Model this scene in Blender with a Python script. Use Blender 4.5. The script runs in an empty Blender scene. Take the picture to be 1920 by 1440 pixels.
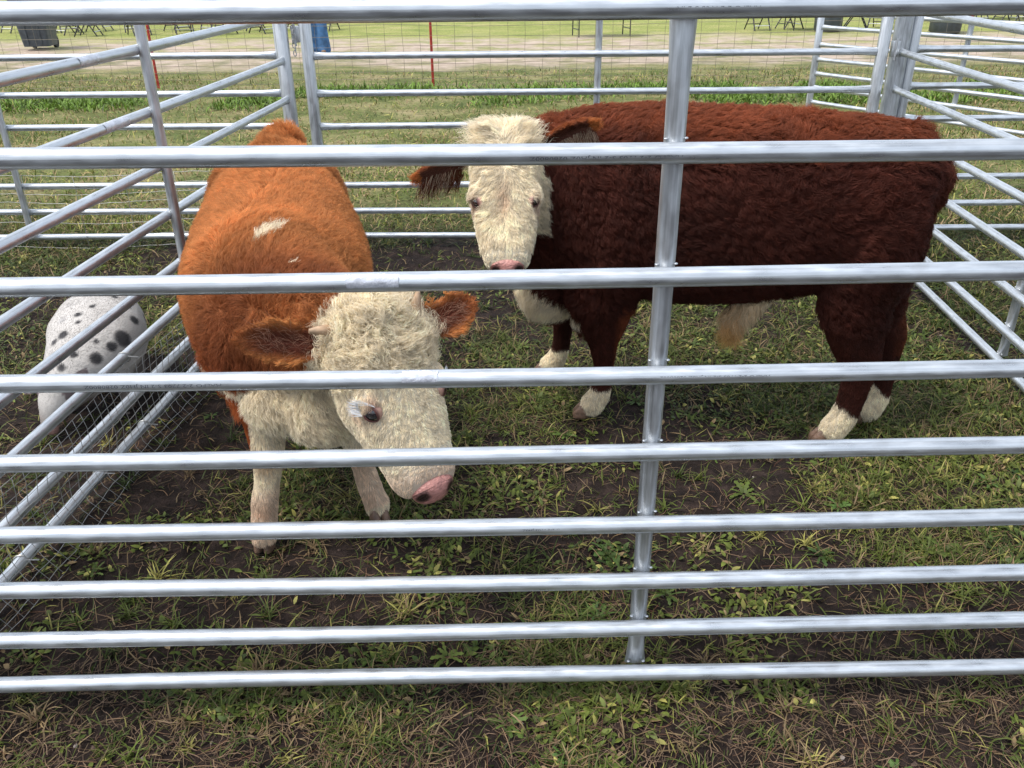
import bpy, bmesh, math
import numpy as np
from mathutils import Vector, Matrix
R = math.radians
# ---------------------------------------------------------------- camera, sky, sun, exposure
sc = bpy.context.scene
COL = sc.collection
CAM_H = 1.68
cam_d = bpy.data.cameras.new("camera"); cam = bpy.data.objects.new("camera", cam_d); COL.objects.link(cam); sc.camera = cam
pitch, roll = R(26.9), R(0.55)
fw = np.array([0, math.cos(pitch), -math.sin(pitch)]); r0 = np.array([1., 0, 0]); u0 = np.cross(r0, fw)
rt = r0*math.cos(roll) - u0*math.sin(roll); up = u0*math.cos(roll) + r0*math.sin(roll)
cam.matrix_world = Matrix([[rt[0], up[0], -fw[0], 0], [rt[1], up[1], -fw[1], 0], [rt[2], up[2], -fw[2], CAM_H], [0, 0, 0, 1]])
cam_d.sensor_width = 36; cam_d.lens = 36*1590/1920; cam_d.clip_start = .05; cam_d.clip_end = 3000
sc.view_settings.view_transform = 'Standard'; sc.view_settings.look = 'None'; sc.view_settings.gamma = 1
sc.view_settings.exposure = .78
SUN_EL, SUN_AZ = R(64), R(-112)          # azimuth measured from +Y towards +X
w = bpy.data.worlds.new("World"); sc.world = w; w.use_nodes = True
nt = w.node_tree; bg = nt.nodes['Background']; sky = nt.nodes.new('ShaderNodeTexSky'); sky.sky_type = 'NISHITA'
sky.sun_disc = False; sky.sun_elevation = SUN_EL; sky.sun_rotation = SUN_AZ; sky.dust_density = 4; sky.ozone_density = 1.2
hs = nt.nodes.new('ShaderNodeHueSaturation'); hs.inputs['Saturation'].default_value = .75     # thin high cloud: a paler sky
nt.links.new(sky.outputs[0], hs.inputs['Color']); wtc = nt.nodes.new('ShaderNodeTexCoord'); wn = nt.nodes.new('ShaderNodeTexNoise'); wn.inputs['Scale'].default_value = 2.2; wn.inputs['Detail'].default_value = 5
nt.links.new(wtc.outputs['Generated'], wn.inputs['Vector']); wr = nt.nodes.new('ShaderNodeMapRange')
for k_, v_ in zip((1, 2, 3, 4), (.32, .68, .30, .80)): wr.inputs[k_].default_value = v_
nt.links.new(wn.outputs[0], wr.inputs[0]); wm = nt.nodes.new('ShaderNodeMix'); wm.data_type = 'RGBA'; nt.links.new(wr.outputs[0], wm.inputs[0])
nt.links.new(hs.outputs[0], wm.inputs[6]); wm.inputs[7].default_value = (5.5, 6.1, 6.9, 1)
nt.links.new(wm.outputs[2], bg.inputs[0]); bg.inputs[1].default_value = 0.15
sun_d = bpy.data.lights.new("sun", 'SUN'); sun = bpy.data.objects.new("sun", sun_d); COL.objects.link(sun)
sun_d.energy = 2.1; sun_d.angle = R(18); sun_d.color = (1, .95, .88)
sdir = Vector((math.sin(SUN_AZ)*math.cos(SUN_EL), math.cos(SUN_AZ)*math.cos(SUN_EL), math.sin(SUN_EL)))
sun.rotation_euler = sdir.to_track_quat('Z', 'Y').to_euler()
sc.cycles.max_bounces = 6; sc.cycles.transparent_max_bounces = 8; sc.cycles.use_denoising = True

# ---------------------------------------------------------------- helpers
def hash3(ix, iy, iz, s=0):
    h = (ix*374761393 + iy*668265263 + iz*2147483647 + s*1274126177) & 0xffffffff
    h = ((h ^ (h >> 13))*1274126177) & 0xffffffff
    h = ((h ^ (h >> 16))*2246822519) & 0xffffffff
    return ((h ^ (h >> 15)) & 0xffffff)/float(0xffffff)
def noise(p, f=1., s=0):
    """value noise -1..1 of (N,3) points"""
    p = np.asarray(p, float)*f + 71.3; i = np.floor(p).astype(np.int64); t = p - i; t = t*t*(3-2*t)
    r = 0
    for dx in (0, 1):
        for dy in (0, 1):
            for dz in (0, 1):
                wgt = (t[:, 0] if dx else 1-t[:, 0])*(t[:, 1] if dy else 1-t[:, 1])*(t[:, 2] if dz else 1-t[:, 2])
                r = r + wgt*hash3(i[:, 0]+dx, i[:, 1]+dy, i[:, 2]+dz, s)
    return r*2-1
def noise3(p, f, s=0): return np.stack([noise(p, f, s+11*k) for k in range(3)], 1)
def nrm(v): return v/np.maximum(np.linalg.norm(v, axis=-1, keepdims=True), 1e-9)
def sstep(a, b, x):
    t = np.clip((x-a)/(b-a), 0, 1); return t*t*(3-2*t)

def tag(o, label=None, cat=None, group=None, kind=None):
    if label: o['label'] = label
    if cat: o['category'] = cat
    if group: o['group'] = group
    if kind: o['kind'] = kind
    return o
def empty(name, loc, label, cat, group=None, rz=0):
    o = bpy.data.objects.new(name, None); COL.objects.link(o); o.location = loc; o.rotation_euler = (0, 0, rz)
    o.empty_display_size = .1
    return tag(o, label, cat, group)
def link(name, me, mat=None, parent=None):
    o = bpy.data.objects.new(name, me); COL.objects.link(o)
    if mat: me.materials.clear(); me.materials.append(mat)
    if parent: put_under(o, parent)
    return o
def put_under(o, parent):
    """parent, keeping the child's present coordinates as world coordinates"""
    o.parent = parent
    m = Matrix.Identity(4); q = parent; chain = []
    while q: chain.append(q); q = q.parent
    for q in reversed(chain): m = m @ (q.matrix_parent_inverse @ q.matrix_basis)
    o.matrix_parent_inverse = m.inverted()
def mesh_np(name, V, F, smooth=True):
    me = bpy.data.meshes.new(name); me.from_pydata([tuple(map(float, v)) for v in V], [], [tuple(int(i) for i in f) for f in F])
    if smooth: me.polygons.foreach_set('use_smooth', [True]*len(me.polygons))
    me.update(); return me
def mesh_quads(name, V, Q, col=None, smooth=True):
    """fast path: V (N,3), Q (M,4)"""
    me = bpy.data.meshes.new(name); V = np.asarray(V, np.float32); Q = np.asarray(Q, np.int32)
    me.vertices.add(len(V)); me.vertices.foreach_set('co', V.ravel())
    me.loops.add(Q.size); me.loops.foreach_set('vertex_index', Q.ravel())
    me.polygons.add(len(Q)); me.polygons.foreach_set('loop_start', np.arange(len(Q), dtype=np.int32)*4)
    me.polygons.foreach_set('loop_total', np.full(len(Q), 4, np.int32))
    me.polygons.foreach_set('use_smooth', np.full(len(Q), smooth, bool))
    me.update(calc_edges=True)
    if col is not None:
        a = me.attributes.new('col', 'FLOAT_COLOR', 'POINT')
        c = np.ones((len(V), 4), np.float32); c[:, :3] = col; a.data.foreach_set('color', c.ravel())
    return me

class MB:
    """collects simple closed shapes into one mesh"""
    def __init__(s): s.V = []; s.F = []
    def add(s, V, F):
        b = len(s.V); s.V += [tuple(v) for v in V]; s.F += [tuple(i+b for i in f) for f in F]; return s
    def box(s, c, size, rot=None, bev=0):
        bm = bmesh.new(); bmesh.ops.create_cube(bm, size=1)
        bmesh.ops.scale(bm, vec=size, verts=bm.verts)
        if bev: bmesh.ops.bevel(bm, geom=bm.edges[:], offset=bev, segments=2, affect='EDGES', profile=.6)
        M = Matrix.Translation(c) @ (rot.to_4x4() if rot is not None else Matrix.Identity(4))
        bmesh.ops.transform(bm, matrix=M, verts=bm.verts); bm.verts.index_update()
        s.add([v.co[:] for v in bm.verts], [[v.index for v in f.verts] for f in bm.faces]); bm.free(); return s
    def tube(s, pts, rad, n=14, squash=None):
        """pts list, rad scalar or list; squash: list of (side, up) factors; capped"""
        pts = [Vector(p) for p in pts]; m = len(pts)
        rad = [rad]*m if not hasattr(rad, '__len__') else rad
        V = []; F = []
        ref = None
        for k in range(m):
            t = (pts[min(k+1, m-1)] - pts[max(k-1, 0)]).normalized()
            if ref is None: ref = Vector((0, 0, 1)) if abs(t.z) < .9 else Vector((0, 1, 0))
            a = t.cross(ref).normalized(); b = a.cross(t).normalized(); ref = b
            sq = squash[k] if squash else (1, 1)
            for j in range(n):
                an = 2*math.pi*j/n
                V.append(pts[k] + a*math.cos(an)*rad[k]*sq[0] + b*math.sin(an)*rad[k]*sq[1])
        for k in range(m-1):
            for j in range(n): F.append((k*n+j, k*n+(j+1) % n, (k+1)*n+(j+1) % n, (k+1)*n+j))
        F.append(tuple(range(n))[::-1]); F.append(tuple((m-1)*n+j for j in range(n)))
        return s.add(V, F)
    def ball(s, c, r, rot=None, u=16, v=10):
        r = (r, r, r) if not hasattr(r, '__len__') else r; V = []; F = []
        Mx = rot if rot is not None else Matrix.Identity(3)
        for i in range(1, v):
            th = math.pi*i/v
            for j in range(u):
                ph = 2*math.pi*j/u
                V.append(Vector(c) + Mx @ Vector((r[0]*math.sin(th)*math.cos(ph), r[1]*math.sin(th)*math.sin(ph), r[2]*math.cos(th))))
        V.append(Vector(c) + Mx @ Vector((0, 0, r[2]))); V.append(Vector(c) + Mx @ Vector((0, 0, -r[2])))
        T = len(V)-2
        for i in range(v-2):
            for j in range(u): F.append((i*u+j, (i+1)*u+j, (i+1)*u+(j+1) % u, i*u+(j+1) % u))
        for j in range(u): F.append((T, j, (j+1) % u)); F.append((T+1, (v-2)*u+(j+1) % u, (v-2)*u+j))
        return s.add(V, F)
    def loft(s, st, hint=(0, 0, 1), n=22, ex=2.2, caps=True):
        """st: (center, half_side, half_up, half_down); hint = direction called up"""
        hint = Vector(hint); C_ = [Vector(a[0]) for a in st]; m = len(C_); V = []; F = []
        rings = []
        for k in range(m):
            t = (C_[min(k+1, m-1)] - C_[max(k-1, 0)]).normalized()
            a = t.cross(hint).normalized(); b = a.cross(t).normalized()
            rings.append((C_[k], a, b, t, *st[k][1:]))
        if caps:
            c, a, b, t, rs, ru, rd = rings[0]; q = min(rs, ru, rd)
            c2, a2, b2, t2, rs2, ru2, rd2 = rings[-1]; q2 = min(rs2, ru2, rd2)
            rings = [(c-t*q*.55, a, b, t, rs*.45, ru*.45, rd*.45), (c-t*q*.35, a, b, t, rs*.8, ru*.8, rd*.8)] + rings + \
                    [(c2+t2*q2*.35, a2, b2, t2, rs2*.8, ru2*.8, rd2*.8), (c2+t2*q2*.55, a2, b2, t2, rs2*.45, ru2*.45, rd2*.45)]
        for c, a, b, t, rs, ru, rd in rings:
            for j in range(n):
                an = 2*math.pi*j/n; ca, sa = math.cos(an), math.sin(an)
                x = math.copysign(abs(ca)**(2/ex), ca); y = math.copysign(abs(sa)**(2/ex), sa)
                V.append(c + a*x*rs + b*y*(ru if y > 0 else rd))
        m = len(rings)
        for k in range(m-1):
            for j in range(n): F.append((k*n+j, k*n+(j+1) % n, (k+1)*n+(j+1) % n, (k+1)*n+j))
        F.append(tuple(range(n))[::-1]); F.append(tuple((m-1)*n+j for j in range(n)))
        return s.add(V, F)
    def mesh(s, name, smooth=True):
        me = mesh_np(name, s.V, s.F, smooth)
        bm = bmesh.new(); bm.from_mesh(me); bmesh.ops.recalc_face_normals(bm, faces=bm.faces); bm.to_mesh(me); bm.free()
        return me
    def build(s, name, mat, parent=None, smooth=True, sharp=40):
        me = s.mesh(name, smooth)
        if smooth and sharp: me.set_sharp_from_angle(angle=R(sharp))
        return link(name, me, mat, parent)

def remesh(mb, name, voxel, smooth_it=6, factor=.5, fn=None):
    """join overlapping closed shapes into one continuous skin"""
    me = mb.mesh(name+'_raw'); o = bpy.data.objects.new(name+'_raw', me); COL.objects.link(o)
    m = o.modifiers.new('r', 'REMESH'); m.mode = 'VOXEL'; m.voxel_size = voxel; m.use_smooth_shade = True
    s = o.modifiers.new('s', 'SMOOTH'); s.iterations = smooth_it; s.factor = factor
    dg = bpy.context.evaluated_depsgraph_get(); dg.update()
    out = bpy.data.meshes.new_from_object(o.evaluated_get(dg)); out.name = name
    bpy.data.objects.remove(o); bpy.data.meshes.remove(me)
    return out
def verts_of(me):
    a = np.empty(len(me.vertices)*3, np.float32); me.vertices.foreach_get('co', a); return a.reshape(-1, 3).astype(float)
def normals_of(me):
    a = np.empty(len(me.vertices)*3, np.float32); me.vertices.foreach_get('normal', a); return a.reshape(-1, 3).astype(float)
def paint(me, rgb):
    a = me.attributes.get('col') or me.attributes.new('col', 'FLOAT_COLOR', 'POINT')
    c = np.ones((len(me.vertices), 4), np.float32); c[:, :3] = rgb; a.data.foreach_set('color', c.ravel())

# ---------------------------------------------------------------- materials
def mat(name, base=(.5, .5, .5), rough=.6, metal=0., spec=.5, attr=None, noise_sc=None, noise_amt=.3, bump=0, bump_sc=60, coat=0, transl=0, stretch=None):
    m = bpy.data.materials.new(name); m.use_nodes = True; nt = m.node_tree; N = nt.nodes; L = nt.links
    b = N['Principled BSDF']; b.inputs['Base Color'].default_value = (*base, 1); b.inputs['Roughness'].default_value = rough
    b.inputs['Metallic'].default_value = metal; b.inputs['Specular IOR Level'].default_value = spec; b.inputs['Coat Weight'].default_value = coat
    src = None
    if attr:
        a = N.new('ShaderNodeAttribute'); a.attribute_name = attr; src = a.outputs['Color']; L.new(src, b.inputs['Base Color'])
    tc = N.new('ShaderNodeTexCoord'); vec = tc.outputs['Object']
    if stretch:
        mp = N.new('ShaderNodeMapping'); mp.inputs['Scale'].default_value = stretch; L.new(vec, mp.inputs['Vector']); vec = mp.outputs['Vector']
    if noise_sc:
        n = N.new('ShaderNodeTexNoise'); n.inputs['Scale'].default_value = noise_sc; n.inputs['Detail'].default_value = 6; L.new(vec, n.inputs['Vector'])
        mr = N.new('ShaderNodeMapRange'); mr.inputs[1].default_value = .3; mr.inputs[2].default_value = .7
        mr.inputs[3].default_value = 1-noise_amt; mr.inputs[4].default_value = 1+noise_amt*.6; L.new(n.outputs[0], mr.inputs[0])
        vm = N.new('ShaderNodeVectorMath'); vm.operation = 'SCALE'
        if src: L.new(src, vm.inputs[0])
        else: vm.inputs[0].default_value = base
        L.new(mr.outputs[0], vm.inputs['Scale']); L.new(vm.outputs[0], b.inputs['Base Color']); src = vm.outputs[0]
    if bump:
        n2 = N.new('ShaderNodeTexNoise'); n2.inputs['Scale'].default_value = bump_sc; n2.inputs['Detail'].default_value = 5; L.new(vec, n2.inputs['Vector'])
        bp = N.new('ShaderNodeBump'); bp.inputs['Strength'].default_value = bump; bp.inputs['Distance'].default_value = .01
        L.new(n2.outputs[0], bp.inputs['Height']); L.new(bp.outputs[0], b.inputs['Normal'])
    if transl:
        tl = N.new('ShaderNodeBsdfTranslucent'); mx = N.new('ShaderNodeMixShader'); mx.inputs[0].default_value = transl
        if src: L.new(src, tl.inputs[0])
        else: tl.inputs[0].default_value = (*base, 1)
        L.new(b.outputs[0], mx.inputs[1]); L.new(tl.outputs[0], mx.inputs[2]); L.new(mx.outputs[0], N['Material Output'].inputs[0])
    return m

def galv_mat(name, base, rough, axis_streak=True):
    """galvanised steel: spangle blotches, lengthwise rolling streaks (tube runs along local X), small grime"""
    m = bpy.data.materials.new(name); m.use_nodes = True; nt = m.node_tree; N = nt.nodes; L = nt.links
    b = N['Principled BSDF']; b.inputs['Metallic'].default_value = .74; b.inputs['Specular IOR Level'].default_value = .5
    tc = N.new('ShaderNodeTexCoord')
    def nz(scale, mapsc, detail=4):
        mp = N.new('ShaderNodeMapping'); mp.inputs['Scale'].default_value = mapsc; L.new(tc.outputs['Object'], mp.inputs['Vector'])
        n = N.new('ShaderNodeTexNoise'); n.inputs['Scale'].default_value = scale; n.inputs['Detail'].default_value = detail; L.new(mp.outputs[0], n.inputs['Vector']); return n.outputs[0]
    st = nz(1, (1.6, 190, 190) if axis_streak else (190, 190, 1.6)); sp = nz(1, (14, 60, 60) if axis_streak else (60, 60, 14), 6); gr = nz(9, (1, 1, 1), 8)
    mr = N.new('ShaderNodeMapRange'); mr.inputs[1].default_value = .35; mr.inputs[2].default_value = .65; mr.inputs[3].default_value = .82; mr.inputs[4].default_value = 1.07; L.new(st, mr.inputs[0])
    mr2 = N.new('ShaderNodeMapRange'); mr2.inputs[1].default_value = .3; mr2.inputs[2].default_value = .7; mr2.inputs[3].default_value = .8; mr2.inputs[4].default_value = 1.12; L.new(sp, mr2.inputs[0])
    mu = N.new('ShaderNodeMath'); mu.operation = 'MULTIPLY'; L.new(mr.outputs[0], mu.inputs[0]); L.new(mr2.outputs[0], mu.inputs[1])
    vm = N.new('ShaderNodeVectorMath'); vm.operation = 'SCALE'; vm.inputs[0].default_value = base; L.new(mu.outputs[0], vm.inputs['Scale'])
    g = N.new('ShaderNodeMapRange'); g.inputs[1].default_value = .62; g.inputs[2].default_value = .72; g.inputs[3].default_value = 0; g.inputs[4].default_value = .35; L.new(gr, g.inputs[0])
    mix = N.new('ShaderNodeMix'); mix.data_type = 'RGBA'; L.new(g.outputs[0], mix.inputs[0]); L.new(vm.outputs[0], mix.inputs[6]); mix.inputs[7].default_value = (.22, .2, .18, 1)
    L.new(mix.outputs[2], b.inputs['Base Color'])
    rr = N.new('ShaderNodeMapRange'); rr.inputs[1].default_value = .3; rr.inputs[2].default_value = .7; rr.inputs[3].default_value = rough-.1; rr.inputs[4].default_value = rough+.14; L.new(sp, rr.inputs[0]); L.new(rr.outputs[0], b.inputs['Roughness'])
    bp = N.new('ShaderNodeBump'); bp.inputs['Strength'].default_value = .25; bp.inputs['Distance'].default_value = .002; L.new(st, bp.inputs['Height']); L.new(bp.outputs[0], b.inputs['Normal'])
    return m
M_RAIL = galv_mat('galvanised_steel', (.57, .60, .63), .34)
M_POST = galv_mat('galvanised_post_steel', (.56, .58, .60), .38, False)
M_WIRE = mat('galvanised_wire', (.38, .38, .37), .45, .6)
M_FWIRE = mat('weathered_wire', (.20, .17, .13), .6, .3)
M_INK = mat('faded_ink', (.10, .11, .13), .6)
M_TAPE = mat('clear_label_film', (.58, .60, .66), .25, .25, noise_sc=40, noise_amt=.25, bump=.35, bump_sc=60, coat=.6)
M_WELD = mat('weld_metal', (.45, .44, .43), .4, .8, bump=.6, bump_sc=200)
M_RED = mat('red_painted_steel', (.42, .035, .025), .55, noise_sc=25, noise_amt=.4)
M_BLACK = mat('black_painted_steel', (.02, .02, .022), .5)
M_FUR = mat('calf_hair', attr='col', rough=.55, spec=.2, transl=.35)
M_SKIN = mat('calf_skin', attr='col', rough=.8, spec=.15)
M_EYE = mat('dark_wet_eye', (.012, .008, .010), .06, spec=.6, coat=1)
M_NOSE = mat('pink_wet_nose', attr='col', rough=.32, spec=.5, bump=.5, bump_sc=150, noise_sc=60, noise_amt=.25)
M_LID = mat('pink_eyelid', attr='col', rough=.5)
M_MOUTH = mat('dark_lip', (.06, .03, .028), .5)
M_HORN = mat('pale_horn', (.40, .27, .17), .4, noise_sc=50, noise_amt=.25)
M_HOOF = mat('worn_hoof', (.15, .09, .06), .5, noise_sc=45, noise_amt=.5, bump=.4, bump_sc=90)
M_GRASS = mat('grass_blades', attr='col', rough=.55, spec=.25, transl=.25)
M_STRAW = mat('dry_stems', attr='col', rough=.75, spec=.2)
# ---------------------------------------------------------------- ground
def cover(x, y):
    """how thick the grass stands, 0 bare soil .. 1 full sward"""
    p = np.stack([x, y, np.zeros_like(x)], 1)
    n = .55*noise(p, 1.1, 3) + .35*noise(p, 3.1, 4) + .25*noise(p, 8., 5)
    base = .28 + .06*sstep(2.2, 3.4, y)*sstep(-.2, 1.2, x) + .28*sstep(.9, 1.7, x)*sstep(2.4, 3.2, y) + .35*sstep(4.0, 5.6, y)
    base -= .35*np.exp(-(((x+2.1)/.8)**2 + ((y-3.0)/.9)**2))          # wallow where the pig roots
    base -= .30*np.exp(-(((x+1.25)/.33)**2 + ((y-2.6)/1.7)**2))
    base -= .28*np.exp(-(((x+.45)/.6)**2 + ((y-1.95)/.22)**2))
    base -= .30*sstep(1.75, 1.2, y) - .10*np.exp(-(((x-.1)/.5)**2 + ((y-1.15)/.15)**2))
    base -= .22*np.exp(-(((x-.75)/.35)**2 + ((y-2.0)/.2)**2)) + .2*np.exp(-(((x-.55)/.5)**2 + ((y-2.75)/.25)**2))
    return np.clip(base + .80*n, 0, 1)
_hr = np.random.RandomState(31); PRINTS = np.stack([_hr.uniform(-1.3, 2.0, 46), _hr.uniform(1.7, 4.6, 46), _hr.uniform(0, 3.1, 46)], 1)
def prints(x, y):
    h = np.zeros_like(x)
    for px, py, a in PRINTS:
        m = (abs(x-px) < .12) & (abs(y-py) < .12)
        if not m.any(): continue
        u = (x[m]-px)*math.cos(a) + (y[m]-py)*math.sin(a); v = -(x[m]-px)*math.sin(a) + (y[m]-py)*math.cos(a)
        for q in (-.018, .018):
            d = ((u-q)/.017)**2 + (v/.042)**2; h[m] += -.016*np.exp(-d**2) + .006*np.exp(-((np.sqrt(d)-1.5)/.35)**2)
    return h
def height(x, y):
    p = np.stack([x, y, np.zeros_like(x)], 1)
    near = 1 - sstep(5, 9, y)
    return (.012*noise(p, 2.3, 21) + near*(.007*noise(p, 9, 22) + .005*noise(p, 24, 23) + .003*noise(p, 55, 24)))*1.0 - .012 + prints(x, y)
def axis(a, b, step, lo, hi, g=1.09):
    c = list(np.arange(a, b, step)); s = step; v = c[-1]
    while v < hi: s *= g; v += s; c.append(v)
    s = step; v = c[0]; L = []
    while v > lo: s *= g; v -= s; L.append(v)
    return np.array(L[::-1] + c)
gx = axis(-2.7, 2.7, .014, -1500, 1500); gy = axis(.75, 5.4, .014, -1500, 2200)
GX, GY = np.meshgrid(gx, gy); n_, m_ = GX.shape; xs, ys = GX.ravel(), GY.ravel()
gz = height(xs, ys); gz[(abs(xs) > 40) | (abs(ys) > 60)] = -.012
idx = np.arange(n_*m_).reshape(n_, m_)
Q = np.stack([idx[:-1, :-1].ravel(), idx[:-1, 1:].ravel(), idx[1:, 1:].ravel(), idx[1:, :-1].ravel()], 1)
cv = cover(xs, ys)
gcol = np.stack([cv, noise(np.stack([xs, ys, xs*0], 1), 5, 9)*.5+.5, cv*0], 1)
me = mesh_quads('ground', np.stack([xs, ys, gz], 1), Q, gcol)
gm = bpy.data.materials.new('pasture_ground'); gm.use_nodes = True; nt = gm.node_tree; N = nt.nodes; L = nt.links
b = N['Principled BSDF']; b.inputs['Roughness'].default_value = .95; b.inputs['Specular IOR Level'].default_value = .15
at = N.new('ShaderNodeAttribute'); at.attribute_name = 'col'; sx = N.new('ShaderNodeSeparateColor'); L.new(at.outputs['Color'], sx.inputs[0])
tc = N.new('ShaderNodeTexCoord'); sep = N.new('ShaderNodeSeparateXYZ'); L.new(tc.outputs['Object'], sep.inputs[0])
def nz(scale, det=8, mp=None):
    n = N.new('ShaderNodeTexNoise'); n.inputs['Scale'].default_value = scale; n.inputs['Detail'].default_value = det; n.inputs['Roughness'].default_value = .65
    v = tc.outputs['Object']
    if mp: q = N.new('ShaderNodeMapping'); q.inputs['Scale'].default_value = mp; L.new(v, q.inputs['Vector']); v = q.outputs[0]
    L.new(v, n.inputs['Vector']); return n.outputs[0]
def ramp(src, stops):
    r = N.new('ShaderNodeValToRGB'); L.new(src, r.inputs[0]); e = r.color_ramp.elements
    while len(e) < len(stops): e.new(.5)
    for k, (p, c) in enumerate(stops): e[k].position = p; e[k].color = (*c, 1)
    return r.outputs[0]
def mixc(f, a, b_):
    x = N.new('ShaderNodeMix'); x.data_type = 'RGBA'
    L.new(f, x.inputs[0]) if not isinstance(f, float) else setattr(x.inputs[0], 'default_value', f)
    L.new(a, x.inputs[6]); L.new(b_, x.inputs[7]); return x.outputs[2]
def mrange(src, a, b_, c=0., d=1.):
    x = N.new('ShaderNodeMapRange'); x.interpolation_type = 'SMOOTHSTEP'; L.new(src, x.inputs[0])
    for k, v in zip((1, 2, 3, 4), (a, b_, c, d)): x.inputs[k].default_value = v
    return x.outputs[0]
def math_(op, a, b_):
    x = N.new('ShaderNodeMath'); x.operation = op
    for k, v in enumerate((a, b_)):
        if isinstance(v, (int, float)): x.inputs[k].default_value = v
        else: L.new(v, x.inputs[k])
    return x.outputs[0]
soil = ramp(nz(14), [(.3, (.008, .006, .005)), (.5, (.019, .013, .011)), (.62, (.037, .025, .021)), (.75, (.068, .047, .038))])
thatch = ramp(nz(45), [(.3, (.010, .012, .005)), (.5, (.028, .032, .011)), (.62, (.07, .07, .028)), (.75, (.15, .13, .06))])
near = mixc(mrange(sx.outputs[0], .35, .75), soil, thatch)
# farther pasture: dry straw and green in soft bands, then the dirt lane, then lawn
far = ramp(nz(1.1, 10, (1, 1.6, 1)), [(.3, (.075, .095, .03)), (.45, (.125, .14, .045)), (.55, (.20, .19, .08)), (.68, (.27, .225, .12))])
blade = ramp(nz(26, 6), [(.3, (.45, .45, .45)), (.7, (1.35, 1.35, 1.35))])
vm = N.new('ShaderNodeVectorMath'); vm.operation = 'MULTIPLY'; L.new(far, vm.inputs[0]); L.new(blade, vm.inputs[1])
wob = math_('MULTIPLY_ADD', nz(.5, 4), 1.6); 
yw = math_('ADD', sep.outputs[1], math_('MULTIPLY', math_('SUBTRACT', nz(.45, 5), .5), 5.))
lane = math_('MULTIPLY', mrange(yw, 14.6, 16.0), mrange(yw, 21.8, 19.6))
dirt = ramp(nz(3, 8), [(.3, (.27, .215, .165)), (.6, (.43, .345, .28)), (.75, (.31, .285, .18))])
lane2 = math_('MULTIPLY', lane, mrange(nz(1.3, 8), .36, .58, .25, 1.))
c = mixc(mrange(sep.outputs[1], 5.2, 7.2), near, vm.outputs[0]); lawn = ramp(nz(.8, 10, (1, 1.6, 1)), [(.3, (.16, .20, .05)), (.5, (.25, .27, .08)), (.7, (.36, .33, .14))])
vm3 = N.new('ShaderNodeVectorMath'); vm3.operation = 'MULTIPLY'; L.new(lawn, vm3.inputs[0]); L.new(blade, vm3.inputs[1])
c = mixc(mrange(sep.outputs[1], 17, 19), c, vm3.outputs[0]); c = mixc(lane2, c, dirt)
L.new(c, b.inputs['Base Color'])
bp = N.new('ShaderNodeBump'); bp.inputs['Strength'].default_value = .9; bp.inputs['Distance'].default_value = .02; L.new(nz(60, 6), bp.inputs['Height']); L.new(bp.outputs[0], b.inputs['Normal'])
tag(link('ground', me, gm), kind='structure')

# ---------------------------------------------------------------- corral panels
RZ = [1.60, 1.372, 1.146, .938, .738, .533, .357, .19, .052]
def rail_mesh(length, dia, seed, flare=True):
    """a tube along local +X from 0 to length, pinched a little where it meets the posts, slightly out of true"""
    rng = np.random.RandomState(seed); r = dia/2; k = 25
    xs = np.concatenate([[0, .02, .06, .1], np.linspace(.16, length-.16, k), [length-.1, length-.06, length-.02, length]])
    am = rng.uniform(-.004, .004, 2)
    pts = [(x, am[0]*math.sin(x*1.9+seed), am[1]*math.sin(x*1.3+seed*2)) for x in xs]
    sq = []
    for x in xs:
        e = min(x, length-x); f = max(0, 1-e/.1) if flare else 0
        sq.append((1-.35*f, 1+.28*f))
    return MB().tube(pts, r, 20, sq).mesh('rail')
def panel(label, p0, p1, zs, dia=.038, braces=(), brace_side=1, brace_off=.03, ends=(True, True), group=None, seed=1, brace_top=None, name='corral_panel', post_dia=.05, end_bot=-.02, cap=.03):
    p0 = np.array([*p0, 0.]); p1 = np.array([*p1, 0.]); d = p1-p0; Ln = np.linalg.norm(d); t = d/Ln; ang = math.atan2(t[1], t[0]); side = np.array([-t[1], t[0], 0])
    root = empty(name, tuple((p0+p1)/2), label, 'fence panel', group)
    rails = []
    for k, z in enumerate(zs):
        me = rail_mesh(Ln, dia, seed*13+k); o = link('rail', me, M_RAIL)
        o.location = tuple(p0 + np.array([0, 0, z])); o.rotation_euler = (0, 0, ang); put_under(o, root); rails.append(o)
    top = zs[0]
    for e, P in zip(ends, (p0, p1)):
        if e:
            off = t*(-.02 if P is p0 else .02)
            mb = MB().tube([tuple(P+off+[0, 0, z]) for z in (end_bot, end_bot+.3, .8, top+cap-.012, top+cap)], [post_dia/2]*4+[post_dia/2*.7], 16, [(1, .8)]*5)
            mb.build('end_post', M_POST, root)
    for s_ in braces:
        c = p0 + t*s_ + side*brace_side*brace_off; zt = brace_top or top
        zz = [zt, zt-.03, zt-.09] + list(np.linspace(zt-.2, zs[-1]+.12, 8)) + [zs[-1]+.07, zs[-1]+.03, zs[-1]+.005]
        sq = [(1.25, .45), (1.2, .6), (1.05, .9)] + [(1, 1)]*8 + [(1, .95), (1.15, .6), (1.3, .4)]
        mb = MB().tube([tuple(c + [0, 0, z]) for z in zz], .020, 16, sq)
        rot = Matrix.Rotation(ang, 3, 'Z')
        rng = np.random.RandomState(seed)
        for z in zs[1:]:
            for q in (-1, 1):
                mb.ball(tuple(c + t*q*.0185 - side*brace_side*.013 + [0, 0, z + .018 + rng.uniform(-.002, .003)]), (.0042, .004, .0022), rot, 8, 6)
        mb.build('brace', M_POST, root)
    return root, rails, (p0, t, side)

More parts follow.
